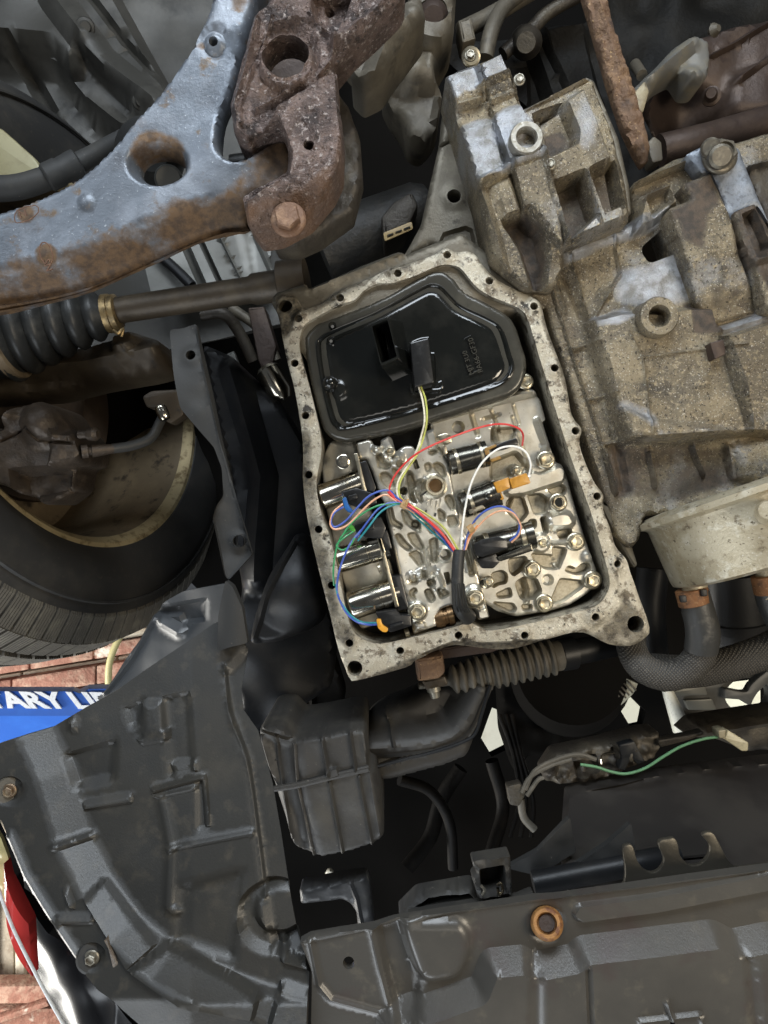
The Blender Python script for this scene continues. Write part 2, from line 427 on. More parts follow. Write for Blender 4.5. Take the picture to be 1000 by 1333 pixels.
M_plas = mat('dull_black_liner_plastic', (.027, .0265, .024), [((.035, .033, .028), 14, .46, .62), ((.055, .050, .040), 9, .60, .74), ((.05, .045, .036), 70, .55, .68), ((.15, .14, .12), 620, .70, .75)], 0, .40, .18, 700, .0006)
M_tray = mat('satin_black_undertray_plastic', (.062, .058, .051), [((.078, .072, .062), 10, .48, .64), ((.062, .048, .044), 16, .55, .7), ((.095, .086, .07), 60, .58, .70), ((.16, .15, .12), 620, .70, .75)], 0, .30, .14, 600, .0006)
M_strip = mat('grey_black_rubber_strip', (.030, .030, .029), [((.042, .040, .036), 25, .5, .66), ((.18, .16, .13), 380, .67, .74)], 0, .6, .2, 420, .0006, spec=.3)
M_dark = mat('near_black_plastic', (.010, .0105, .0115), [((.018, .0175, .017), 30, .5, .66)], 0, .42, .15, 300, .0008, spec=.3)
M_box = mat('dusty_black_moulding', (.036, .034, .031), [((.055, .051, .043), 26, .48, .64), ((.13, .12, .10), 300, .66, .73)], 0, .55, .3, 260, .0010)
M_cavity = mat('dark_cavity_casting', (.030, .026, .020), [((.055, .047, .035), 40, .5, .66)], .2, .3, .2, 300, .0006)
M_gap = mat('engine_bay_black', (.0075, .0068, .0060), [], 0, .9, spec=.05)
M_engine = mat('oily_engine_casting', (.048, .040, .031), [((.082, .070, .051), 26, .48, .64), ((.028, .024, .02), 60, .55, .7)], .35, .5, .5, 300, .0014)
M_dust = mat('sandy_engine_casting', (.095, .082, .061), [((.135, .116, .084), 22, .48, .64), ((.055, .048, .038), 50, .55, .7)], .2, .55, .4, 300, .0012)
M_brn = mat('brown_heat_stained_steel', (.050, .034, .027), [((.075, .051, .038), 22, .48, .64), ((.04, .026, .022), 60, .55, .7)], .4, .5, .4, 260, .0012)
M_body = mat('undersealed_body_metal', (.048, .046, .040), [((.085, .081, .071), 8, .46, .64), ((.026, .025, .022), 26, .55, .7)], .15, .5, .2, 200, .0010)
M_bodyl = mat('pale_grey_body_panel', (.15, .15, .138), [((.11, .11, .10), 12, .5, .66)], .3, .45, .1, 200, .0008)
M_cool = mat('oil_stained_bare_aluminium', (.46, .405, .29), [((.34, .285, .185), 30, .48, .60), ((.58, .54, .43), 70, .55, .66), ((.12, .095, .06), 330, .60, .68), ((.16, .125, .08), 60, .61, .67), ((.7, .67, .58), 700, .63, .70)], .4, .40, .4, 420, .0008)
M_hose = mat('braided_hose_sleeve', (.040, .037, .033), [((.085, .078, .066), 330, .55, .66)], 0, .62, .3, 600, .0008)
def weave(m, sc):
    nt = m.node_tree; N = nt.nodes; L = nt.links; b = N['Principled BSDF']; tc = N.new('ShaderNodeTexCoord'); outs = []
    for r in (.7, -.7):
        mp = N.new('ShaderNodeMapping'); mp.inputs['Rotation'].default_value = (0, 0, r); L.new(tc.outputs['Object'], mp.inputs['Vector'])
        wv = N.new('ShaderNodeTexWave'); wv.inputs['Scale'].default_value = sc; wv.inputs['Distortion'].default_value = .6; wv.inputs['Detail'].default_value = 1; L.new(mp.outputs[0], wv.inputs['Vector']); outs.append(wv.outputs['Fac'])
    mx = N.new('ShaderNodeMath'); mx.operation = 'MULTIPLY'; L.new(outs[0], mx.inputs[0]); L.new(outs[1], mx.inputs[1])
    ol = b.inputs['Base Color'].links[0].from_socket
    mc = N.new('ShaderNodeMix'); mc.data_type = 'RGBA'; L.new(mx.outputs[0], mc.inputs[0]); L.new(ol, mc.inputs[6]); mc.inputs[7].default_value = (.13, .12, .10, 1); L.new(mc.outputs[2], b.inputs['Base Color'])
    bp = N.new('ShaderNodeBump'); bp.inputs['Strength'].default_value = .8; bp.inputs['Distance'].default_value = .0008; L.new(mx.outputs[0], bp.inputs['Height']); L.new(bp.outputs[0], b.inputs['Normal'])
weave(M_hose, 160)
M_hoser = mat('black_hose_rubber', (.042, .042, .040), [((.09, .085, .075), 80, .58, .7)], 0, .45, .3, 300, .001)
M_clamp = mat('orange_rust_clamp', (.24, .11, .045), [((.12, .06, .03), 130, .5, .64), ((.36, .20, .09), 420, .58, .68)], .2, .6, .5, 420, .0010)
M_bell = mat('dusty_rubber_bellows', (.075, .066, .050), [((.115, .10, .076), 70, .5, .66)], 0, .6, .2, 300, .0006)
M_grom = mat('orange_rust_grommet', (.34, .165, .05), [((.15, .06, .025), 150, .5, .62)], .1, .6, .5, 500, .001)
M_grey = mat('plain_dull_zinc', (.28, .26, .21), [((.16, .14, .11), 120, .5, .66)], .7, .42, .3, 500, .0006)
def plain(name, c, rough=.4, metal=0, coat=0): return mat(name, c, [(tuple(x * .7 for x in c), 300, .52, .7)], metal, rough, .05, 800, .0002, coat=coat)

# ================================================================== large structure
def struct(o): o['kind'] = 'structure'; return o
# dark sheet added above the bay to block light, with openings for daylight
backing_holes = [q(860, 860, 7.14, [(30, 270), (150, 250), (420, 225), (640, 190), (880, 160), (1000, 170), (1000, 520), (620, 560), (480, 570), (280, 660), (180, 640), (90, 470)]),
               [(625, 960), (640, 920), (652, 925), (660, 975), (640, 985)],
               [(800, 912), (818, 903), (840, 925), (836, 945), (822, 948)],
               [(716, 946), (742, 936), (746, 950), (733, 960), (738, 972), (705, 985), (700, 975)],
               q(420, 0, 5, [(715, 570), (735, 575), (750, 690), (720, 730), (690, 640)])]
struct(relief('engine_bay_backing', rnd([(-500, -500), (1600, -500), (1600, 1800), (330, 1800), (300, 1000), (270, 780), (60, 560), (-500, 420)], 20), .98, M_gap, None, [('w', .02, 60, 3)], backing_holes, thick=.02, step=24))
M_wallp = mat('pale_shed_panel', (.80, .80, .70), [((.62, .60, .50), 6, .5, .66)], 0, .7, .2, 60, .004)
struct(prism('wall_beyond_the_bay', [(560, 860), (1120, 800), (1120, 1060), (560, 1060)], 2.35, .05, M_wallp))
struct(prism('wall_behind_the_mount', [(470, 60), (640, 60), (640, 200), (470, 200)], 1.6, .05, M_wallp))

# ================================================================== transmission
tr = thing('transmission', 'grimy cast aluminium gearbox with its oil pan removed and open gasket flange', 'transmission', P(640, 560, .62))
fl_out = [(358, 394), (360, 386), (368, 381), (384, 384), (396, 400), (420, 394), (443, 378), (480, 362), (510, 348), (540, 340), (565, 331), (574, 325), (582, 322), (592, 327), (609, 326), (620, 332), (630, 346), (648, 364),
          (684, 382), (700, 390), (706, 400), (712, 424), (724, 458), (732, 478), (738, 500), (745, 540), (757, 558), (755, 578), (766, 610), (776, 630), (786, 645), (786, 664), (794, 685), (803, 711), (816, 728), (822, 745), (832, 772),
          (848, 818), (840, 833), (822, 842), (793, 839), (761, 824), (732, 827), (686, 842), (657, 847), (628, 845), (605, 842), (584, 843), (543, 859), (529, 869), (466, 886), (456, 884), (450, 872), (440, 844), (430, 802), (416, 747), (405, 700),
          (398, 662), (394, 622), (394, 574), (384, 510), (374, 470), (364, 422)]
fl_in = [(560, 350), (580, 344), (598, 348), (609, 360), (620, 373), (636, 384), (660, 394), (680, 404), (689, 420), (698, 450), (712, 496), (727, 544), (742, 591), (762, 646), (773, 678), (784, 716), (794, 754), (790, 773), (776, 789), (742, 799),
         (688, 812), (640, 821), (625, 817), (613, 811), (602, 813), (580, 820), (540, 829), (496, 838), (472, 832), (461, 823), (454, 808), (446, 773), (438, 733), (428, 694), (419, 671), (412, 636), (414, 614), (418, 593), (418, 569), (412, 540),
         (402, 500), (392, 464), (390, 444), (396, 424), (410, 414), (440, 398), (462, 390), (474, 378), (492, 369), (512, 368), (540, 359)]
fholes = [(389, 415), (443, 388), (518, 356), (582, 332), (637, 366), (695, 399), (722, 479), (749, 561), (777, 646), (804, 734), (775, 803), (683, 827), (597, 827), (521, 847), (455, 837), (432, 762), (415, 689), (402, 618), (398, 541), (384, 473)]
ears = [(371, 397, 9), (462, 870, 10), (829, 813, 11)]
ring_f = []
for x, y in fholes: ring_f.append(('c', (x, y), 9.5, .0012, 3))
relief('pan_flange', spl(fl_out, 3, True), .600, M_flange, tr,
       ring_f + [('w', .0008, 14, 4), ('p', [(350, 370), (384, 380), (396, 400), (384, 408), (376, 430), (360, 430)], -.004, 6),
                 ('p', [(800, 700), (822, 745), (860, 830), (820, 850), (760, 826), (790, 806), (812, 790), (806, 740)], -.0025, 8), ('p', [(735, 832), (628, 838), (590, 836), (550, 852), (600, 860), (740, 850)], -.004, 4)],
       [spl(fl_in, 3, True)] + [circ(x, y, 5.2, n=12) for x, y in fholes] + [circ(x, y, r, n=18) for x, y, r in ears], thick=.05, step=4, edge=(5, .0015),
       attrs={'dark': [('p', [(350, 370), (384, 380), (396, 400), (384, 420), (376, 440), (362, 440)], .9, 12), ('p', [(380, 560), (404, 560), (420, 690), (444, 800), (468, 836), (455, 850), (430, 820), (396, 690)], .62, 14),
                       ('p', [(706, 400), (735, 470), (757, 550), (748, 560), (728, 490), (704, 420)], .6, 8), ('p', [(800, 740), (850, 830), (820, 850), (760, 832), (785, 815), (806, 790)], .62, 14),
                       ('p', [(735, 830), (628, 836), (590, 834), (470, 884), (560, 870), (740, 850)], .8, 8), ('p', [(396, 400), (470, 356), (540, 336), (545, 344), (480, 372), (400, 412)], .5, 8), ('w', .35, 22, 9)]}, wall=1.0)  # side walls of the cavity and holes set fully dark
prism('pan_cavity_floor', spl(fl_in, 3, True), .654, .01, M_cavity, tr, .0005)  # sunken cavity floor in a plain dark colour
# dark casting apron round the flange, upper left and right
relief('case_apron', rnd([(352, 392), (358, 380), (398, 368), (402, 376), (470, 345), (520, 326), (527, 331), (560, 318), (600, 302), (640, 330), (690, 376), (712, 400), (560, 420), (400, 470)], 5), .606, M_plate, tr, [('w', .002, 30, 1), ('l', [(400, 376), (470, 350), (540, 322)], 3, .002)],
       [circ(371, 396, 10)], thick=.06, step=6, edge=(5, .003))
relief('housing_plate', rnd([(524, 336), (548, 292), (574, 178), (580, 120), (596, 118), (622, 240), (648, 330), (660, 356), (600, 330), (560, 318)], 5), .632, M_plate, tr,
       [('l', [(562, 196), (600, 176)], 3, -.004), ('c', (591, 256), 14, .0015, 4), ('p', [(572, 318), (578, 304), (606, 296), (614, 300), (622, 340), (580, 332)], -.004, 4), ('w', .003, 50, 2)], [circ(591, 256, 9)], thick=.05, step=5, edge=(5, .003))

# differential housing, upper part of the gearbox
dq = lambda pts: q(540, 0, 3.571, pts)
dh_out = rnd(dq([(140, 350), (405, 240), (435, 300), (450, 330), (470, 360), (510, 500), (520, 500), (800, 355), (830, 370), (930, 640), (985, 850), (1000, 960), (1000, 1030), (700, 1150), (690, 1250), (660, 1330), (520, 1330), (360, 1200), (300, 900), (200, 560)]), 5)
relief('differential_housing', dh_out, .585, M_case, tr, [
    ('p', dq([(140, 350), (290, 300), (420, 780), (290, 880), (200, 600)]), .004, 6),
    ('p', dq([(290, 300), (405, 240), (520, 520), (610, 720), (690, 1150), (520, 1000)]), .009, 5),
    ('l', dq([(295, 310), (350, 520), (430, 780), (500, 1000)]), 2.2, -.005),
    ('l', dq([(155, 380), (190, 480)]), 4, .004), ('l', dq([(175, 490), (310, 450)]), 5, .006), ('l', dq([(310, 400), (450, 340)]), 6, .006), ('l', dq([(335, 480), (480, 420)]), 5, .004),
    ('p', dq([(180, 500), (320, 460), (345, 550), (205, 600)]), -.006, 16), ('p', dq([(330, 470), (490, 410), (500, 500), (355, 545)]), -.005, 12),
    ('l', dq([(285, 850), (440, 780)]), 8, .008), ('l', dq([(430, 780), (580, 720)]), 8, .007),
    ('p', dq([(360, 860), (440, 820), (500, 980), (420, 1010)]), .006, 8),
    ('p', dq([(440, 800), (600, 740), (720, 1140), (600, 1250), (560, 1000)]), .004, 14),
    ('p', dq([(560, 560), (790, 400), (930, 760), (980, 1010), (700, 1130), (620, 820)]), .010, 8),
    ('p', dq([(560, 530), (680, 490), (740, 640), (735, 690), (620, 740), (585, 620)]), -.014, 9),
    ('p', dq([(640, 870), (770, 820), (825, 1020), (720, 1120), (690, 1080)]), -.022, 8), ('p', dq([(810, 810), (920, 760), (965, 960), (870, 1000)]), -.020, 9),
    ('l', dq([(790, 815), (845, 1030)]), 4, .004), ('l', dq([(640, 860), (700, 1120)]), 5, .004),
    ('p', dq([(420, 1030), (520, 990), (590, 1080), (615, 1200), (600, 1330), (560, 1330), (500, 1150)]), -.018, 12),
    ('l', dq([(310, 880), (380, 1080), (420, 1240)]), 9, .006), ('l', dq([(520, 490), (790, 365)]), 4, .004), ('w', .002, 18, 5), ('w', .004, 60, 6)],
    thick=.05, step=4, edge=(5, .004),
    attrs={'clean': [('p', dq([(150, 350), (420, 240), (450, 340), (180, 480)]), .75, 8), ('p', dq([(210, 580), (360, 540), (500, 500), (560, 560), (480, 700), (600, 720), (580, 760), (290, 870)]), .9, 20), ('p', dq([(640, 500), (800, 370), (900, 640), (720, 760)]), .42, 30), ('w', .5, 20, 3)],
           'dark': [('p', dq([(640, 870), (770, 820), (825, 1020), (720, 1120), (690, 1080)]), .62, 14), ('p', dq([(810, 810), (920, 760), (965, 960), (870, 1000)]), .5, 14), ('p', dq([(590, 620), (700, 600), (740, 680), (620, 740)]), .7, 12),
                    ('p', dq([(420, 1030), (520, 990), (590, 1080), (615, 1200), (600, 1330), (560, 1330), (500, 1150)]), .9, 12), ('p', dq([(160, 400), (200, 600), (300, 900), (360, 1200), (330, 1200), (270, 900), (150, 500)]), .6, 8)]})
relief('cover_edge', rnd(dq([(795, 352), (835, 368), (950, 640), (1000, 860), (1010, 990), (985, 990), (960, 860), (910, 660), (820, 400)]), 3), .592, M_plate, tr, [], thick=.05, step=3, edge=(3, .002))
ringmesh('mounting_boss', 686, 178, .566, mm(22, .566), mm(13, .566), .022, mat('grey_boss', (.30, .28, .24), [((.20, .175, .13), 90, .5, .62), ((.45, .43, .38), 260, .55, .66)], .5, .42, .5, 700, .0008), tr)
pb = boltmesh('cover_bolt', M_grey, .0075)
for x, y, z in ((676, 104, .578), (716, 214, .572), (612, 73, .60)):
    inst(pb, P(x, y, z), tr, .3, .62)

# main case
cq = lambda pts: q(700, 200, 3.03, pts)
main_out = rnd([(686, 386), (712, 352), (716, 336), (735, 325), (828, 284), (822, 240), (880, 205), (1150, 130), (1150, 610), (1000, 655), (840, 672), (835, 700), (822, 716), (806, 700), (788, 640), (750, 520), (735, 470), (712, 396)], 6)
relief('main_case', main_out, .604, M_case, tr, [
    ('p', [(690, 390), (735, 330), (850, 282), (868, 300), (838, 330), (760, 420), (800, 560), (830, 690), (800, 700)], -.006, 26),
    ('l', [(716, 338), (790, 312), (836, 292)], 11, .006), ('l', [(735, 330), (725, 360), (738, 400)], 6, .004),
    ('p', cq([(210, 650), (330, 620), (480, 620), (600, 600), (700, 600), (740, 720), (800, 900), (840, 1100), (560, 1120), (350, 1130), (310, 1010), (260, 850)]), .014, 10),
    ('p', [(830, 300), (842, 250), (875, 236), (884, 262), (862, 280)], .012, 6), ('p', [(838, 264), (866, 250), (868, 268), (846, 284)], -.010, 6),
    ('l', [(824, 238), (900, 206)], 5, .010),
    ('p', cq([(320, 1010), (420, 1050), (620, 1080), (840, 1110), (560, 1140), (350, 1130)]), .006, 10),
    ('p', cq([(300, 1150), (760, 1150), (800, 1300), (700, 1333), (500, 1400), (330, 1340)]), -.004, 16), ('l', cq([(630, 1150), (670, 1260)]), 4, .007), ('l', cq([(280, 1170), (320, 1330)]), 5, .005),
    ('l', cq([(100, 440), (190, 640), (250, 850), (310, 1100), (360, 1333)]), 7, -.004),
    ('p', cq([(730, 720), (920, 660), (1000, 660), (1000, 1100), (840, 1100)]), .016, 8), ('l', cq([(720, 700), (920, 640)]), 9, .008),
    ('p', cq([(780, 1160), (1000, 1090), (1000, 1300), (800, 1290)]), .010, 18),
    ('l', [(722, 372), (752, 470), (782, 560), (806, 640)], 3.0, .0035), ('l', [(748, 452), (778, 444)], 3.5, .004), ('l', [(768, 520), (798, 512)], 3.5, .004), ('l', [(786, 580), (812, 572)], 3.5, .004),
    ('l', [(850, 588), (858, 632)], 4, .006), ('l', [(950, 580), (958, 622)], 4, .005), ('l', [(745, 330), (770, 410)], 3, .003), ('l', [(800, 300), (812, 352)], 3, .003), ('l', [(812, 352), (772, 418)], 3, .003), ('c', (790, 380), 9, .003, 4), ('c', (905, 500), 12, .002, 4), ('l', [(826, 470), (962, 452)], 2.4, .0018),
    ('l', [(840, 560), (830, 470), (812, 440)], 2.6, .002), ('w', .0016, 14, 11), ('w', .0035, 45, 12)],
    [rnd(cq([(418, 382), (424, 352), (505, 285), (520, 270), (558, 320), (545, 395), (455, 428), (436, 424)]), 4)], thick=.06, step=4, edge=(6, .004), hthick=.010,
    attrs={'clean': [('p', cq([(330, 460), (560, 400), (640, 560), (560, 600), (420, 600), (330, 580)]), .85, 40), ('l', cq([(110, 400), (300, 320), (500, 250)]), 16, .75), ('p', cq([(210, 650), (340, 610), (400, 640), (300, 690), (220, 700)]), .6, 10), ('l', cq([(330, 1010), (420, 1060)]), 16, .5),
                     ('l', cq([(720, 700), (920, 640)]), 12, .8), ('l', cq([(450, 1110), (820, 1090)]), 8, .4), ('w', .4, 24, 8)],
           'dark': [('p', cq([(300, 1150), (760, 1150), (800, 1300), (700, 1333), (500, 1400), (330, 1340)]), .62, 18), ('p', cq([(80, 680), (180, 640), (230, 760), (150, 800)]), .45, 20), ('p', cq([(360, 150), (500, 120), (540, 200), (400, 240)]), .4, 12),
                    ('p', cq([(570, 590), (700, 590), (720, 720), (590, 720)]), .8, 8), ('p', cq([(150, 1100), (300, 1120), (350, 1333), (260, 1500), (180, 1333)]), .35, 20), ('w', .5, 30, 18)]})
zq = lambda pts: q(820, 180, 5.556, pts)
relief('pump_block', rnd(zq([(390, 325), (590, 250), (740, 580), (790, 760), (985, 1220), (800, 1270), (640, 1310), (520, 1170), (290, 500), (445, 445), (440, 400)]), 3), .584, M_case, tr,
       [('t', (zq([(500, 800)])[0], zq([(560, 950)])[0]), -.006), ('t', (zq([(640, 1050)])[0], zq([(700, 1300)])[0]), -.010), ('p', zq([(420, 880), (560, 800), (800, 780), (860, 940), (700, 960), (470, 960)]), .003, 14), ('w', .0012, 18, 21)], thick=.05, step=3.5, edge=(3, .002),
       attrs={'dark': [('p', zq([(390, 325), (590, 250), (660, 420), (560, 600), (540, 800), (400, 760), (290, 500), (445, 445)]), .75, 20), ('p', zq([(560, 1060), (860, 1000), (960, 1200), (700, 1260)]), .5, 20), ('w', .4, 14, 4)]})
relief('side_rail', rnd(zq([(755, 530), (915, 465), (930, 510), (1160, 900), (1160, 1290), (1010, 1240), (900, 920)]), 3), .582, M_case, tr,
       [('p', zq([(820, 550), (900, 515), (1010, 780), (960, 860), (930, 860)]), -.010, 4), ('l', zq([(910, 880), (1000, 855)]), 6, .005), ('w', .002, 10, 5)], thick=.05, step=3.5, edge=(3, .002),
       attrs={'dark': [('p', zq([(740, 500), (940, 450), (1110, 860), (1110, 1260), (880, 900)]), .72, 6)]})
relief('lift_bracket', rnd(zq([(410, 115), (520, 58), (640, 40), (745, 75), (770, 55), (800, 80), (835, 180), (930, 420), (1010, 600), (930, 480), (760, 560), (735, 590), (600, 240), (530, 250), (470, 170)]), 3), .588, mat('blue_grey_oxidised_plate', (.21, .23, .26), [((.14, .15, .17), 320, .5, .62), ((.30, .32, .35), 60, .5, .66)], .5, .50, .5, 900, .0006), tr, [('w', .001, 12, 3)], thick=.02, step=4, edge=(3, .0015))
relief('converter_cover', rnd(zq([(850, 200), (1100, 120), (1100, 800), (1000, 590), (930, 400)]), 3), .592, M_engine, tr, [('l', zq([(850, 200), (1050, 150)]), 4, .005), ('w', .003, 20, 9)], thick=.03, step=5, edge=(3, .002))
M_bb = mat('dull_brown_bolt', (.13, .115, .09), [((.2, .18, .14), 200, .5, .64)], .6, .42, .4, 500, .0006)
pb2 = boltmesh('bracket_bolt', M_bb, .0138)
b = inst(pb2, P(936, 205, .586), tr, .2)
lathe('bolt_shank', P(936, 205, .574), P(940, 203, .566), [(0, .009), (.8, .009), (1, .007)], M_bb, tr, 18)
lathe('dowel', P(924, 195, .588), P(926, 192, .572), [(0, .0075), (.9, .0075), (1, .006)], M_bb, tr, 18)
ringmesh('mounting_boss', 859, 411, .578, mm(26, .578), mm(13.5, .578), .022, M_case, tr)
prism('tab', rnd(cq([(680, 745), (735, 730), (745, 790), (700, 812)]), 3), .580, .02, M_brn, tr, .001)
# corner lugs beside the flange and the oil cooler
prism('case_lug', rnd(q(740, 600, 3.846, [(150, 190), (260, 250), (290, 330), (350, 520), (330, 540), (260, 420)]), 3), .612, .03, M_plate, tr, .002)

# ================================================================== valve body
vb = thing('valve_body', 'bright aluminium valve body with cast channels, bolts and solenoids inside the flange', 'valve body', P(640, 690, .63))
u6 = lambda pts: q(640, 690, 6.25, pts)
u3 = lambda pts: q(640, 540, 6.25, pts)
u2 = lambda pts: q(500, 540, 6.25, pts)
u1 = lambda pts: q(400, 540, 6.25, pts)
u4 = lambda pts: q(400, 690, 6.25, pts)
u5 = lambda pts: q(500, 690, 6.25, pts)
lp = rnd([(556, 538), (640, 515), (690, 505), (704, 520), (711, 545), (716, 575), (724, 602), (732, 604), (739, 622), (748, 655), (762, 700), (778, 744), (776, 762), (764, 774), (742, 788), (720, 795), (672, 803), (648, 796), (632, 786), (618, 770), (580, 640)], 5)
def pk(pts, d=-.007, w=6): return ('p', rnd(pts, 3.5, 3), d * .95, min(w, 3.4))
LOWF = [
    ('p', rnd(u3([(110, 630), (330, 455), (400, 480), (500, 440), (560, 410), (605, 450), (595, 540), (440, 590), (270, 645), (150, 660)]), 5), .006, 5),
    pk(u6([(5, 350), (90, 330), (130, 365), (122, 430), (60, 440), (10, 470), (0, 420)]), -.008, 7), pk(u6([(140, 240), (280, 215), (292, 270), (240, 330), (180, 372), (152, 340)]), -.010), pk(u6([(195, 430), (260, 385), (370, 400), (408, 500), (350, 560), (240, 562), (210, 480)]), -.010),
    ('l', u6([(290, 440), (310, 500), (300, 560)]), 5, .005),
    pk(u6([(38, 522), (150, 468), (168, 540), (60, 552)]), -.006), pk(u6([(10, 588), (180, 600), (205, 650), (165, 672), (60, 625)]), -.006), pk(u6([(245, 608), (330, 608), (325, 655), (260, 655)]), -.006), ('c', u6([(460, 405)])[0], 6, -.006, 4),
    pk(u6([(490, 560), (560, 395), (740, 415), (752, 455), (590, 575), (510, 600)]), -.005), pk(u6([(598, 330), (630, 290), (690, 320), (740, 275), (790, 270), (805, 310), (770, 350), (690, 362)]), -.009),
    pk(u6([(325, 190), (500, 205), (530, 320), (430, 312), (350, 250)]), -.008), pk(u6([(500, 135), (612, 150), (600, 200), (545, 325), (505, 240)]), -.008, 5),
    pk(u3([(120, 720), (165, 660), (255, 665), (300, 800), (230, 880), (140, 800)]), -.007), pk(u3([(295, 655), (400, 640), (470, 690), (440, 800), (350, 810)]), -.007), pk(u3([(455, 605), (580, 565), (612, 610), (580, 660), (500, 650)]), -.007),
    ('l', u3([(150, 780), (190, 670)]), 3, .004),
    ('p', rnd(u3([(440, 830), (540, 790), (640, 790), (690, 880), (640, 920), (520, 930), (460, 900)]), 6), .008, 9), pk(u3([(300, 860), (360, 850), (360, 920), (310, 930)]), -.010, 4), pk(u3([(400, 840), (435, 830), (460, 960), (430, 960)]), -.008, 4), pk(u3([(530, 950), (640, 920), (660, 990), (560, 1010)]), -.008, 6),
    ('p', rnd(u3([(0, 380), (200, 300), (320, 440), (300, 480), (100, 500), (0, 520)]), 5), -.008, 6), ('c', u3([(200, 450)])[0], 8, .005, 4),
    pk(u3([(0, 100), (60, 110), (210, 100), (180, 200), (0, 230)]), -.007, 7), ('l', u3([(-60, 30), (60, 0)]), 3, -.003), ('l', u3([(170, 20), (240, 220), (300, 420)]), 3, -.003), ('l', u3([(30, 100), (60, 220)]), 5, .005),
    ('l', u3([(380, 50), (450, 240), (440, 300)]), 6, .005), ('p', u3([(430, 60), (540, 20), (620, 320), (520, 340), (470, 200)]), -.02, 5), ('d', u3([(600, 300)])[0], 12, .008),
    ('l', [(560, 545), (640, 522), (700, 508)], 7, .006), ('l', [(640, 535), (650, 560)], 3, -.003), ('l', [(668, 527), (676, 552)], 3, -.003), ('l', [(614, 540), (622, 566)], 4, -.004),
    ('c', (597, 556), 7, -.01, 3),
    ('c', u6([(405, 105)])[0], 12, .006, 5), ('c', u6([(405, 105)])[0], 5, -.002, 2), ('l', u6([(450, 105), (620, 100)]), 4, .004), ('c', u6([(780, 220)])[0], 6.5, .0012, 2),
    ('w', .0003, 14, 2)]
pocketf = lambda fs: [('p', f[1], 1.0, max(f[3], 3)) for f in fs if f[0] == 'p' and f[2] < -.002]  # sunken pockets get a darker, duller colour than the lands
relief('lower_plate', lp, .620, M_valve, vb, LOWF, thick=.02, step=2.2, edge=(3, .002), attrs={'cast': pocketf(LOWF)})
lid = rnd(u1([(410, 290), (400, 225), (500, 195), (530, 215), (545, 250), (600, 260), (595, 205), (660, 170), (690, 190), (720, 300), (790, 250), (860, 250), (880, 290)]) +
          u2([(300, 200), (340, 135), (410, 105), (430, 180), (450, 250), (530, 400), (570, 600), (620, 850), (625, 890)]) + u5([(690, 60), (760, 300), (800, 480), (830, 600), (860, 710), (770, 735), (740, 640), (690, 640), (560, 610), (470, 640), (430, 700), (435, 780), (240, 850), (220, 740), (195, 640), (180, 560), (130, 380), (60, 60)]) +
          u1([(640, 820), (650, 760), (590, 650), (530, 470), (480, 360), (425, 370)]), 3)
def gr(pts, r=4, h=-.0055): return ('n', spl(pts, 4), r * .95, h * .62) if h < 0 else ('l', spl(pts, 4), r, h)
